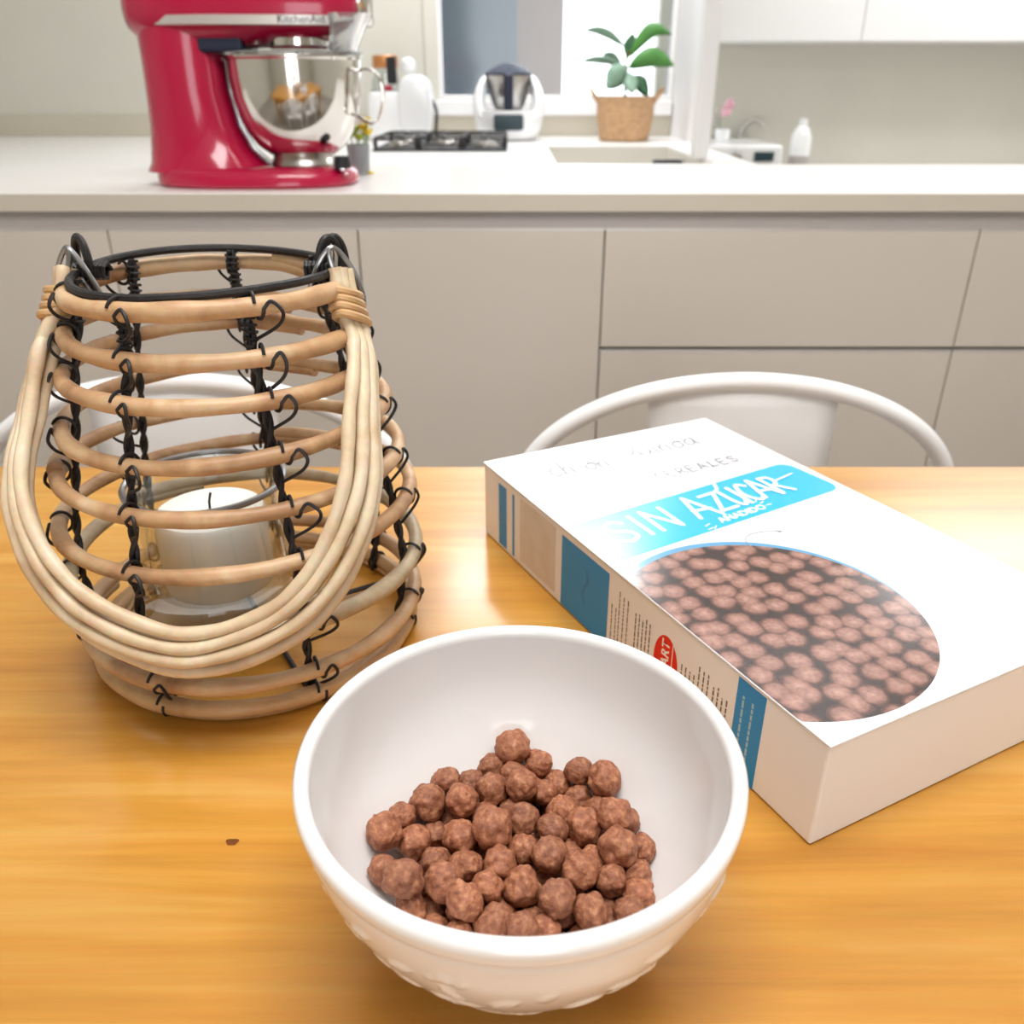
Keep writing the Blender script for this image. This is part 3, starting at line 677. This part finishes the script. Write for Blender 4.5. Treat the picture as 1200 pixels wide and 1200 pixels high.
# ------------------------------------------------------------------ chairs
def chair(cx, cy, rz, label):
    t = thing('metal_chair', (cx, cy, 0), label, 'chair', 'white metal chairs at the far side of the table', rz)
    ap = .782; a_, b_ = .219, .118; r = .0092
    pts = []
    for k in range(6): pts.append((-a_-.012*(1-k/5), -.035*(1-k/5), .44+(ap-b_-.44)*k/6))
    for k in range(25):
        q = PI-PI*k/24; pts.append((a_*math.cos(q), 0, ap-b_+b_*math.sin(q)))
    for k in range(5, -1, -1): pts.append((a_+.012*(1-k/5), -.035*(1-k/5), .44+(ap-b_-.44)*k/6))
    MB().tube(spline(pts, 3), r, 14).build('back_tube', M['white_metal'], t)
    sp = MB(); n = 16; vs = []
    for i in range(n+1):
        z = .45+(ap-.006-.45)*i/n
        for j in range(9):
            x = -.094+.188*j/8; vs.append((x*(1-.15*(1-i/n)), -.03*(1-i/n)-.004*math.cos(PI*(j/8-.5)), z if i < n else ap-b_+b_*math.sqrt(1-(x/a_)**2)-.004))
    sp.add(vs, [(i*9+j, i*9+j+1, (i+1)*9+j+1, (i+1)*9+j) for i in range(n) for j in range(8)])
    o = sp.build('splat', M['white_metal'], t); s = o.modifiers.new('thick', 'SOLIDIFY'); s.thickness = .002
    MB().loft([(.425, 0, -.21, .185, .185), (.44, 0, -.21, .20, .20), (.449, 0, -.21, .20, .20), (.452, 0, -.21, .192, .192)], 48, 5).build('seat', M['white_metal'], t)
    for sx in (-1, 1):
        for y0, y1 in ((-.03, .02), (-.37, -.41)):
            MB().tube([(sx*.17, y0, .43), (sx*.215, y1, 0.001)], [.017, .011], 12).build('leg', M['white_metal'], t)
    return t
cp = at(875, 439, .80)
chair(cp.x, .80, R(0), 'white metal chair with rounded back just behind the cereal box')
cp2 = at(208, 439, .80)
chair(cp2.x, .80, R(0), 'white metal chair with rounded back behind the rattan lantern')

# ------------------------------------------------------------------ cereal box
T_ = .0555
A = at_z(566, 541, TZ+T_)
W_, L_ = .194, .322
bxo = thing('cereal_box', (A.x, A.y, TZ), 'white cereal box lying flat with a blue SIN AZÚCAR band', 'box', None, R(27.07))
MB().box(.0006, W_-.0006, -L_+.0006, -.0006, .0004, T_-.0012).build('carton', M['paper_side'], bxo, smooth=False, bevel=.0012)
fp = MB().box(0, W_, -L_, 0, T_-.0010, T_).build('front_panel', M['paper'], bxo, smooth=False, bevel=.0004)
Z0 = T_+.00008
mm = .001
def flat(pts, z): return [(x*mm, -y*mm, z) for x, y in pts]
# band with rounded ends, tilted a little
def band_pts():
    a = R(4.6); out = []
    cx, cy, hw, hh, r = 96, 128.5, 92, 24.5, 9
    for sx, sy, a0 in ((1, 1, 0), (-1, 1, 90), (-1, -1, 180), (1, -1, 270)):
        for k in range(7):
            q = R(a0+15*k); x = sx*(hw-r)+r*math.cos(q); y = sy*(hh-r)+r*math.sin(q)
            out.append((cx+x*math.cos(a)+y*math.sin(a), cy-x*math.sin(a)+y*math.cos(a)))
    return out
bp_ = band_pts(); MB().add(flat(bp_, Z0), [tuple(range(len(bp_)))[::-1]]).build('printed_band', M['cyan'], fp, smooth=False)
# round photograph of cereal in a blue bowl, cropped by the panel edges
def clip_disc(cx, cy, r):
    out = []
    for k in range(120):
        q = 2*PI*k/120; x, y = cx+r*math.cos(q), cy+r*math.sin(q)
        out.append((min(max(x, .4), 193.4), min(max(y, 0.5), 321)))
    return out
d = clip_disc(42, 239, 77); MB().add(flat(d, Z0), [tuple(range(len(d)))[::-1]]).build('printed_bowl', M['rim_ink'], fp, smooth=False)
d = clip_disc(42, 242, 75.5); MB().add(flat(d, Z0+.00008), [tuple(range(len(d)))[::-1]]).build('printed_cereal', M['cereal_photo'], fp, smooth=False)
# brush lettering SIN AZUCAR
G = {'S': [[(.9,.85),(.5,1),(.1,.8),(.3,.55),(.75,.42),(.85,.15),(.45,0),(.05,.12)]], 'I': [[(.5,1),(.45,0)]], 'N': [[(.05,0),(.12,1)],[(.12,1),(.85,.02)],[(.85,.02),(.92,1)]],
     'A': [[(0,0),(.45,1.02)],[(.45,1.02),(.95,-.02)],[(.12,.36),(.85,.32)]], 'Z': [[(.02,.95),(.95,1)],[(.95,1),(.05,.02)],[(.05,.02),(1.0,.06)]],
     'U': [[(.06,1),(.1,.25),(.4,0),(.75,.2)],[(.88,1.0),(.85,.0)]], 'C': [[(.95,.85),(.55,1),(.15,.65),(.12,.3),(.5,0),(1,.15)]],
     'R': [[(.1,0),(.14,1)],[(.14,1),(.7,.95),(.8,.7),(.55,.5),(.15,.45)],[(.35,.47),(1.0,-.02)]], 'acc': [[(.2,0),(.9,1)]],
     'Q': [[(.7,.95),(.35,1),(.05,.6),(.1,.2),(.45,0),(.85,.25),(.95,.65),(.7,.95)],[(.55,.3),(1.1,-.1)]], 'u': [[(0,1),(.05,.2),(.4,0),(.8,.4),(.85,1)],[(.85,1),(.9,.1),(1.1,.05)]],
     'i': [[(.4,1),(.4,.1),(.7,0)],[(.42,1.4),(.45,1.45)]], 'n': [[(.05,1),(.08,0)],[(.08,.5),(.35,1),(.7,.85),(.75,.1),(1,0)]], 'o': [[(.5,1),(.08,.65),(.15,.15),(.55,0),(.9,.35),(.85,.8),(.5,1),(1.05,.95)]],
     'a': [[(.85,.9),(.45,1),(.05,.55),(.2,.05),(.6,.1),(.88,.8)],[(.88,1),(.88,.15),(1.1,0)]], 'L': [[(.3,1),(.15,.1),(.1,0),(.9,.05)]], 'h': [[(.1,1.9),(.08,0)],[(.08,.5),(.4,1),(.75,.8),(.8,0)]], 'E': [[(.8,1),(.1,1),(.1,0),(.85,0)],[(.1,.5),(.7,.5)]]}
def letter(mb, ch, x, base, wd, ht, stroke, z, slant=0.0):
    for st in G[ch]:
        pts = [(x+p[0]*wd+p[1]*ht*slant, base-p[1]*ht) for p in st]
        if len(pts) > 2: pts = [(q.x, q.y) for q in spline([(p[0], p[1], 0) for p in pts], 5)]
        mb.ribbon(flat(pts, z), stroke*mm)
bl_ = lambda x: 138.6+(84-x)*.08
lt = MB()
for ch, x, wd, ht in (('S', 20, 16, 25), ('I', 38, 10, 25), ('N', 50, 18, 26), ('A', 80, 17, 27), ('Z', 98, 13, 24), ('U', 113, 11, 24), ('C', 125, 11, 24), ('A', 135, 15, 25), ('R', 149, 11, 23)):
    letter(lt, ch, x, bl_(x), wd, ht, 2.9, Z0+.00008, -.04)
letter(lt, 'acc', 114, bl_(116)-25, 5, 7, 2.4, Z0+.00008)
lt.ribbon(flat([(158, 118), (176, 114)], Z0+.00008), .0016)
o = lt.build('brush_lettering', M['white_ink'], fp, smooth=False, merge=False)
text_mesh('lettering', 'AÑADIDO', .0082, M['white_ink'], fp, (.088, -.1492, Z0+.00008), (0, 0, R(4.6)), 1.0, .00025)
rr = MB()
for x, y, a in ((80, 147, 200), (82, 151, 220), (79, 152, 190), (126, 139.5, 20), (128, 143, 0), (125, 136.5, 45)): rr.ribbon(flat([(x, y), (x+4*math.cos(R(a)), y-4*math.sin(R(a)))], Z0+.00008), .0008)
rr.build('printed_rays', M['white_ink'], fp, smooth=False)
sg = MB()
for ch, x, wd, ht, bs in (('Q', 86, 20, 27, 39), ('u', 106, 10, 10, 42), ('i', 117, 6, 11, 42), ('n', 123, 10, 11, 42), ('o', 135, 9, 11, 41.5), ('a', 146, 10, 11, 41), ('C', 31, 9, 14, 45), ('h', 41, 9, 11, 45), ('o', 58, 9, 10, 46), ('n', 68, 9, 9, 46)):
    letter(sg, ch, x, bs, wd, ht, 1.1, Z0, .1)
sg.build('script_lettering', M['grey_ink'], fp, smooth=False, merge=False)
ce = MB()
for i, ch in enumerate('CEREALES'):
    letter(ce, ch, 92+i*8.9, 80-.02*i, 6.6, 9, 1.1, Z0)
ce.build('lettering', M['grey_ink'], fp, smooth=False, merge=False)
ar = MB(); ar.ribbon([(q.x, q.y, q.z) for q in spline(flat([(83, 180), (86, 172), (94, 168.5), (104, 170), (112, 174)], Z0+.00016), 6)], .0005)
ar.ribbon(flat([(109.5, 171.5), (112, 174), (108.5, 174.5)], Z0+.00016), .0005); ar.build('printed_arrow', M['grey_ink'], fp, smooth=False)
# long side print: local plane x = 0, y = -l, z up
SX = .00050
def sflat(l0, l1, z0, z1, e=0): 
    x = SX-e
    return [(x, -l0*mm, z0*mm), (x, -l1*mm, z0*mm), (x, -l1*mm, z1*mm), (x, -l0*mm, z1*mm)]
car = bpy.data.objects['carton']
def sq(name, m, *r):
    mb = MB()
    for (l0, l1, z0, z1) in r: mb.add(sflat(l0, l1, z0, z1), [(0, 1, 2, 3)][:1])
    return mb.build(name, m, car, smooth=False)
sq('printed_stripe', M['teal'], (23.5, 35.5, 3, 49)); sq('printed_stripe', M['teal'], (43.8, 47, 3, 49))
sq('printed_panel', M['pale_print'], (55, 102, 5, 51)); sq('printed_square', M['teal'], (109.5, 161.5, 1.5, 50))
sq('printed_square', M['teal'], (267.5, 285.5, .6, 53))
rows = []
random.seed(5)
def para(l0, n, step, z0, z1, hgt):
    for i in range(n):
        l = l0+i*step; z = z0+random.random()*2; e = z1-random.random()*4
        while z < e:
            wl_ = random.uniform(1.2, 4); rows.append((l, l+hgt, z, min(z+wl_, e))); z += wl_+.7
para(165, 2, 4, 6, 36, .9); para(172, 3, 4.0, 4, 46, .9); para(187.5, 5, 3.2, 5, 43, 1.0); para(228, 4, 3.2, 6, 36, .9); para(241, 3, 3.4, 4, 42, .9); para(252, 4, 3.2, 5, 38, 1.0)
sq('small_print', M['brown_ink'], *rows)['kind'] = 'stuff'
ov = [(SX-.00002, -(215.5+10*math.cos(q))*mm, (25+17*math.sin(q))*mm) for q in [2*PI*i/40 for i in range(40)]]
MB().add(ov, [tuple(range(40))]).build('red_emblem', M['red_ink'], car, smooth=False)
text_mesh('emblem_lettering', 'ART', .0084, M['white_ink'], car, (SX-.00006, -.2176, .0235), (R(90), R(-90), R(-90)), 1.0, .0002)
lb = MB()
for x in (SX-.00006,): lb.add([(x, -.2202*1, .012), (x, -.2208, .012), (x, -.2208, .040), (x, -.2202, .040)], [(0, 1, 2, 3)])
lb.build('emblem_line', M['white_ink'], car, smooth=False)
rows2 = []
for l in (271.5, 277.5):
    z = 12
    while z < 44:
        wl_ = random.uniform(1.5, 4.5); rows2.append((l, l+1.3, z, min(z+wl_, 45))); z += wl_+.7
mb = MB()
for (l0, l1, z0, z1) in rows2: mb.add(sflat(l0, l1, z0, z1, .00004), [(0, 1, 2, 3)])
mb.build('small_print', mat('pale_blue_ink', '9CC7DA', .4), car, smooth=False)['kind'] = 'stuff'
mb = MB()
for p0, p1 in (((133, 22), (139, 34)), ((139, 34), (137, 40)), ((136, 16), (133, 23))):
    mb.add([(SX-.00004, -p0[0]*mm, p0[1]*mm), (SX-.00004, -(p0[0]+2)*mm, p0[1]*mm), (SX-.00004, -(p1[0]+2)*mm, p1[1]*mm), (SX-.00004, -p1[0]*mm, p1[1]*mm)], [(0, 1, 2, 3)])
mb.build('printed_mark', M['teal_dark'], car, smooth=False)

# ------------------------------------------------------------------ cereal bowl
BX, BYc = .0027, .2235
ZR, rbt, RB = .0885, .028, .0750
t = thing('cereal_bowl', (BX, BYc, TZ), 'white ceramic bowl with embossed outside, half full of chocolate cereal', 'bowl')
def ro(z): q = min(1, max(0, z/ZR)); return rbt+(RB-rbt)*(1-(1-q)**2)
ZI = .009
def ri(z): q = min(1, max(0, (z-ZI)/(ZR-ZI))); return .012+(RB-.0045-.012)*(1-(1-q)**2.6)**(1/1.25)
random.seed(11)
leaves = []
for k in range(190):
    leaves.append((random.uniform(0, 2*PI), random.uniform(.016, .069), random.uniform(.0045, .0085), random.uniform(.0018, .0034), random.uniform(0, PI), random.uniform(.5, 1)))
def relief(a, z):
    h = 0
    if z < .01 or z > .0735: return 0
    for (la, lz, l0, l1, an, am) in leaves:
        da = (a-la+PI) % (2*PI)-PI; x = da*ro(lz); y = (z-lz)*1.3
        if abs(x) > .013 or abs(y) > .013: continue
        xr = x*math.cos(an)+y*math.sin(an); yr = -x*math.sin(an)+y*math.cos(an)
        yr += 20*xr*xr
        q = (xr/l0)**2+(yr/l1)**2
        if q < 1: h = max(h, am*(1-q**2)-.35*math.exp(-(yr/.0006)**2)*am)
    return h*.0011
prof = [(.001, .002), (.022, .002), (.0235, .0004), (.0275, .0004)]
zs_ = [.0008+(.0775-.0008)*i/70 for i in range(71)]
prof += [(ro(z), z) for z in zs_]
ext = [(ro(.079)-.0005, .0788), (ro(.08)+.0002, .0800), (RB+.0002, .0815), (RB+.0008, .084), (RB+.0007, .0866), (RB-.0006, .0882), (RB-.0024, .0886), (RB-.0038, .0878), (RB-.0046, .086)]
prof += ext
prof += [(ri(z), z) for z in [.084-(.084-ZI)*(i/40)**1.0 for i in range(41)]]+[(.001, ZI)]
nlo, nhi = 4, 4+71
def rel_fn(r, z, a, j):
    if nlo <= j < nhi: r = r+relief(a, z)
    return r, z
MB().lathe(prof, n=420, fn=rel_fn).build('bowl_body', M['ceramic'], t, angle=60)

# ------------------------------------------------------------------ cereal balls
BALLS = "-3 2744 433 68;102 2709 379 56;-92 2691 368 56;-177 2634 340 52;-274 2605 374 56;178 2643 328 52;267 2656 385 56;364 2588 406 67;-1 2637 381 52;29 2538 423 62;123 2557 365 52;-85 2563 378 62;-340 2496 371 74;-205 2486 395 66;258 2580 311 52;186 2467 352 60;-79 2331 412 74;34 2398 383 62;144 2363 374 56;269 2377 369 66;380 2373 430 63;438 2421 345 52;-481 2296 429 65;-432 2414 384 52;-378 2315 354 66;-309 2404 294 52;-204 2347 348 68;382 2247 405 68;480 2288 350 52;131 2237 374 66;-51 2210 358 63;30 2295 338 52;237 2151 397 62;-465 2148 400 57;-384 2070 446 66;-289 2234 344 56;-252 2121 370 66;-175 2212 351 57;29 2114 356 65;344 2145 351 56;149 2025 406 60;-172 2015 406 64;-95 2099 373 56;440 2088 341 58;452 2194 323 52;261 2009 364 60;392 1995 374 54;339 2011 286 52;-364 2052 329 56;-293 2090 260 52;-70 1964 346 67;27 1918 395 53;-277 1993 287 52;104 1952 335 52;-190 1948 315 52;-366 2155 297 52;-205 2122 207 57;-284 2195 240 57;-306 2304 257 57;-229 2379 227 57;-242 2489 280 57;-121 1968 235 57;-181 2055 294 57;-121 2148 276 57;-199 2267 256 57;-107 2361 274 57;-150 2459 223 57;-139 2558 274 57;-10 1957 220 57;-48 2063 279 57;-13 2168 253 57;-86 2253 254 57;1 2391 269 57;-108 2460 327 57;-34 2598 279 57;53 1879 271 57;134 1957 232 57;59 2028 274 57;94 2133 256 57;26 2271 234 57;103 2346 272 57;0 2491 321 57;56 2543 239 57;74 2632 304 57;197 1888 294 57;165 2055 295 57;205 2160 284 57;132 2239 252 57;212 2310 286 57;145 2447 247 57;164 2557 266 57;241 1984 253 57;367 2216 261 57;284 2238 332 57;330 2407 266 57;252 2487 258 57;323 2110 247 57;398 2321 290 57;344 2504 319 57;-152 2213 169 57;-110 2068 186 57;-48 2153 147 57;-146 2324 175 57;-65 2403 174 57;4 2056 170 57;64 2148 147 57;-55 2265 147 57;25 2343 147 57;-48 2504 220 57;116 2055 179 57;172 2174 161 57;97 2256 147 57;133 2370 166 57;51 2445 184 57;223 2083 203 57;272 2200 203 57;204 2284 172 57;235 2388 209 57;307 2304 227 57"
meshes = []
for k in range(9):
    bm = bmesh.new(); bmesh.ops.create_icosphere(bm, subdivisions=4, radius=1)
    off = Vector((k*7.3, k*3.1, k*5.7))
    for v in bm.verts:
        p = v.co.copy()
        d = .17*noise.noise(p*1.2+off)+.12*noise.noise(p*2.6+off)+.045*noise.noise(p*6+off)+.03*noise.noise(p*13+off)-.05*max(0, 1-abs(noise.noise(p*1.7+off*2))*7)
        dim = (p-Vector((.3, -.2, .93)).normalized()).length
        if k % 3 == 0: d -= .22*math.exp(-(dim/.22)**2)
        v.co = p*(1+d)
    me = bpy.data.meshes.new('cereal_ball'); bm.to_mesh(me); bm.free(); me.materials.append(M['cereal'])
    me.polygons.foreach_set('use_smooth', [True]*len(me.polygons)); meshes.append(me)
special = {0: 'chocolate cereal ball at the very top back of the heap in the bowl', 6: 'left one of two cereal balls side by side at the back right of the heap', 7: 'right one of two cereal balls side by side at the back right of the heap',
           16: 'large pale round cereal ball high in the middle of the heap', 22: 'cereal ball at the far left edge of the heap touching the bowl wall', 34: 'dimpled cereal ball low at the left front of the heap',
           50: 'largest cereal ball at the front of the heap just inside the near rim', 40: 'round cereal ball near the front of the heap right of its centre', 38: 'round cereal ball in the front centre of the heap',
           19: 'knobbly cereal ball at the right of the heap below the back pair', 41: 'knobbly cereal ball near the front of the heap left of its centre', 4: 'cereal ball at the back left of the heap against the bowl wall', 12: 'broad cereal ball at the left back of the heap'}
NV = 56
random.seed(21)
for i, q in enumerate(BALLS.split(';')):
    x, y, z, r = [int(n)/1e4 for n in q.split()]
    o = bpy.data.objects.new('cereal_ball', meshes[(i*5+i//9) % 9]); C.objects.link(o)
    o.location = (x+.0008, y, TZ+z)
    e = (random.uniform(.92, 1.05), random.uniform(.92, 1.05), random.uniform(.92, 1.05)); o.scale = tuple(r*c*1.05 for c in e)
    o.rotation_euler = (random.uniform(0, 6.28), random.uniform(0, 6.28), random.uniform(0, 6.28))
    if i == 34: o.data = meshes[0]; o.rotation_euler = (R(52), 0, R(-20))
    lab = special.get(i) or ('plain brown cereal ball on the surface of the heap in the bowl' if i < NV else 'brown cereal ball mostly buried under the others in the bowl')
    tag(o, lab, 'cereal', 'chocolate cereal balls in the bowl')

# ------------------------------------------------------------------ rattan lantern
LXc, LYc = -.150, .430
t = thing('rattan_lantern', (LXc, LYc, TZ), 'open rattan cane lantern bound with black wire, left of the bowl', 'lantern')
Zt = CAM_Z-TZ
hoops = [(-.0885, .0665, .0044, 'rattan'), (-.109, .0705, .0042, 'rattan'), (-.1265, .0755, .0041, 'rattan'), (-.152, .0805, .0040, 'rattan'), (-.178, .086, .0040, 'rattan'), (-.204, .0915, .0040, 'rattan'), (-.234, .0955, .0043, 'rattan_grey'), (-.2665, .092, .0043, 'rattan'), (-.2825, .0885, .0046, 'rattan_bind')]
random.seed(4)
HP = []
for (z, r, th, mk) in hoops:
    ph, ph2, am, am2 = random.uniform(0, 6.28), random.uniform(0, 6.28), random.uniform(.001, .0022), random.uniform(.0008, .002)
    last = z < -.26
    if last: am *= .3; am2 *= .2
    f = lambda a, z=z, r=r, ph=ph, ph2=ph2, am=am, am2=am2: Vector(((r+am2*math.sin(2*a+ph2))*math.sin(a), -(r+am2*math.sin(2*a+ph2))*math.cos(a), Zt+z+am*math.sin(a+ph)+.5*am*math.sin(2*a+ph2)))
    HP.append((f, th))
    # overlapping spliced ends: a little more than one turn, the ends passing over each other
    a0 = random.uniform(2.2, 5.0); n = 110; pts = []; rad_ = []
    for k in range(n+1):
        q = a0+(2*PI+.5)*k/n; p = f(q); e = (k/n-.5)
        ov_ = max(0, (abs(e)*2-.86)/.14)
        p = p+Vector((0, 0, 1))*math.copysign(ov_*th*.85, e)
        pts.append(p); rad_.append(th*(1+.06*math.sin(5*q+ph)+.05*math.sin(13*q)))
    MB().tube(pts, rad_, 12).build('hoop', M[mk], t)
# thin lowest hoop on the table
MB().tube([(.087*math.sin(2*PI*k/80), -.087*math.cos(2*PI*k/80), .0033) for k in range(80)], .003, 8, closed=True).build('hoop', M['rattan_bind'], t)
# uprights: two twisted wires following the inside of the hoops
angs = [32+51.43*k for k in range(7)]
def inner(a, z):
    zz = [h[0]+Zt for h in hoops]; rr_ = [h[1] for h in hoops]
    if z >= zz[0]: r = rr_[0]
    elif z <= zz[-1]: r = rr_[-1]
    else:
        for i in range(len(zz)-1):
            if zz[i] >= z >= zz[i+1]:
                q = (zz[i]-z)/(zz[i]-zz[i+1]); r = rr_[i]+(rr_[i+1]-rr_[i])*q
    r -= .0062
    return Vector((r*math.sin(a), -r*math.cos(a), z))
for ag in angs:
    a = R(ag); mb = MB(); top = Zt-.082
    for ph in (0, PI):
        pts = []; n = 90
        for k in range(n+1):
            z = .004+(top-.004)*k/n; p = inner(a, z); g = ph+k*.55; rad_v = Vector((math.sin(a), -math.cos(a), 0)); tg = Vector((math.cos(a), math.sin(a), 0))
            pts.append(p+(rad_v*math.cos(g)+tg*math.sin(g))*.0012)
        mb.tube(pts, .00135, 6)
    up = mb.build('wire_upright', M['black_wire'], t)
    for i, (f, th) in enumerate(HP):
        p = f(a+.03); rv = Vector((math.sin(a), -math.cos(a), 0)); zv = Vector((0, 0, 1)); tg = Vector((math.cos(a), math.sin(a), 0))
        ring = []
        rr1 = th+.0012
        for k in range(26):
            g = 2*PI*k/25*1.0+.4
            ring.append(p+rv*(rr1*math.cos(g)-.0012)+zv*rr1*1.05*math.sin(g)+tg*(.004*(k/25)-.001))
        sp2 = list(ring)
        if i < len(HP)-1:
            q0 = ring[-1]; q1 = inner(a, p.z-.0145+random.uniform(-.002, .002))+tg*.001+rv*.002
            bul = random.uniform(.006, .0095)
            sp2 = ring[:-3]+spline([ring[-3], q0+tg*.0035, q0.lerp(q1, .3)+tg*bul+rv*.0035, q0.lerp(q1, .65)+tg*bul*.9+rv*.003, q1], 6)
        tie = MB().tube(sp2, .00085, 6)
        tie.build('wire_tie', M['black_wire'], up)
    # wrapping at the top ring
    wr = []
    for k in range(40):
        g = k*1.1; p = inner(a, Zt-.083-.022*k/40); wr.append(p+Vector((.003*math.cos(g), .003*math.sin(g), 0)))
    MB().tube(wr, .0008, 5).build('wire_wrap', M['black_wire'], up)
MB().tube([(.0625*math.sin(2*PI*k/80), -.0625*math.cos(2*PI*k/80), Zt-.0815+.0012*math.sin(4*PI*k/80)) for k in range(80)], .0021, 8, closed=True).build('wire_ring', M['black_wire'], t)
cr = MB()
for a in (R(32), R(122)):
    cr.tube([(.086*math.sin(a), -.086*math.cos(a), .0036), (0, 0, .0036), (-.086*math.sin(a), .086*math.cos(a), .0036)], .0016, 6)
cr.build('wire_base', M['black_wire'], t)
# black wire eyes and zinc links at both handle joints
for sx in (1, -1):
    ex, ey, ez = sx*.0605, 0, Zt-.0815
    eye = MB()
    pts = [Vector((ex+sx*(.0048*math.sin(2*PI*k/28)), ey+.004*math.sin(2*PI*k/28), ez+.001+.0145*-math.cos(2*PI*k/28))) for k in range(28)]
    pts2 = [p+Vector((.002*sx, .003, 0)) for p in pts]
    eye.tube(pts, .0018, 8, closed=True); eye.tube(pts2, .0018, 8, closed=True)
    cl = []
    for k in range(40):
        g = k*1.25; cl.append((ex-sx*.012+sx*.0004*k, ey+.004*math.cos(g)-.002, ez+.004*math.sin(g)))
    eye.tube(cl, .0011, 6)
    e_ = eye.build('wire_eye', M['black_wire'], t)
    lk = MB(); c0 = Vector((ex+sx*.005, ey-.004, ez-.006))
    for q in (0, 1):
        lp = [c0+Vector((sx*(-.008+.012*q)+sx*.004*math.cos(2*PI*k/24)+sx*.006*math.sin(2*PI*k/24)*(1 if q else -1)*-1, .003*math.cos(2*PI*k/24)-.003, .014*math.sin(2*PI*k/24)+.004)) for k in range(24)]
        lk.tube(lp, .0013, 8, closed=True)
    lk.build('link', M['grey_wire'], t)
# handle loop of pale canes hanging down the front
H_ = [(.0645, -.006, -.080), (.0675, -.012, -.096), (.0755, -.024, -.115), (.0785, -.044, -.14), (.0795, -.068, -.17), (.066, -.088, -.20), (.041, -.101, -.222), (0.0, -.108, -.233)]
H_ = [(x, y, z+Zt) for x, y, z in H_]; Hm = H_+[(-x, y, z) for x, y, z in H_[:-1][::-1]]
pth = spline(Hm, 10)
hdl = empty('handle'); hdl.parent = t
N_ = len(pth)
strands = [(-.0065, .0, 0.0), (-.0015, .0022, .8), (.0035, .001, 2.1), (.0075, -.001, 3.0), (.001, -.0035, 4.2)]
for (o1, o2, ph) in strands:
    pts = []; rr_ = []
    for k, p in enumerate(pth):
        a = pth[max(0, k-1)]; b = pth[min(N_-1, k+1)]; tg = (b-a).normalized()
        outv = Vector((p.x, p.y, 0)).normalized(); sd = tg.cross(outv).normalized()
        sp_ = 1+.45*math.sin(PI*k/(N_-1))+.3*math.sin(6*PI*k/(N_-1)+ph)
        end = min(k, N_-1-k)/10; sq_ = .8 if end < 2 else 1
        pts.append(p+sd*o1*sp_*sq_+outv*(o2*sp_+.002)); rr_.append(.0033*(1+.06*math.sin(k*.9+ph)))
    MB().tube(pts, rr_, 10).build('cane_strand', M['rattan_pale'], hdl)
for s_ in (1, -1):
    ks = range(5, 15) if s_ == 1 else range(N_-15, N_-5)
    bd = MB()
    for w_ in range(4):
        k = (7+w_*2) if s_ == 1 else N_-1-(7+w_*2)
        p = pth[k]; tg = (pth[k+1]-pth[k-1]).normalized(); outv = Vector((p.x, p.y, 0)).normalized(); sd = tg.cross(outv).normalized()
        bd.tube([p+sd*.0105*math.cos(g)+outv*(.0072*math.sin(g)+.002)+tg*.0015*math.sin(g*.5) for g in [2*PI*i/36 for i in range(36)]], .0021, 8, closed=True)
    bd.build('cane_binding', M['rattan_bind'], hdl)

# candle glass and candle inside the lantern
jx, jy = LXc-.020, LYc+.0
t = thing('candle_glass', (jx, jy, TZ+.0055), 'clear glass candle holder with thick foot standing inside the lantern', 'candle holder')
MB().lathe([(.001, 0), (.052, 0), (.057, .004), (.057, .010), (.05, .017), (.043, .024), (.041, .03), (.041, .088), (.042, .09), (.0395, .09), (.0385, .088), (.0385, .032), (.036, .028), (.001, .026)], n=64).build('glass_body', M['glass'], t)
MB().tube([(.0425*math.cos(2*PI*k/60), .0425*math.sin(2*PI*k/60), .089) for k in range(60)], .0018, 8, closed=True).build('rim_ring', M['grey_wire'], t)
t = thing('white_candle', (jx, jy, TZ+.032), 'white pillar candle inside the glass holder in the lantern', 'candle')
MB().lathe([(.001, 0), (.03, 0), (.0305, .002), (.0305, .042), (.029, .045), (.02, .044), (.001, .043)], n=48).build('wax_body', M['wax'], t)
MB().tube([(0, 0, .043), (.0005, 0, .05), (.002, 0, .055)], .0008, 6).build('wick', M['black_plastic'], t)
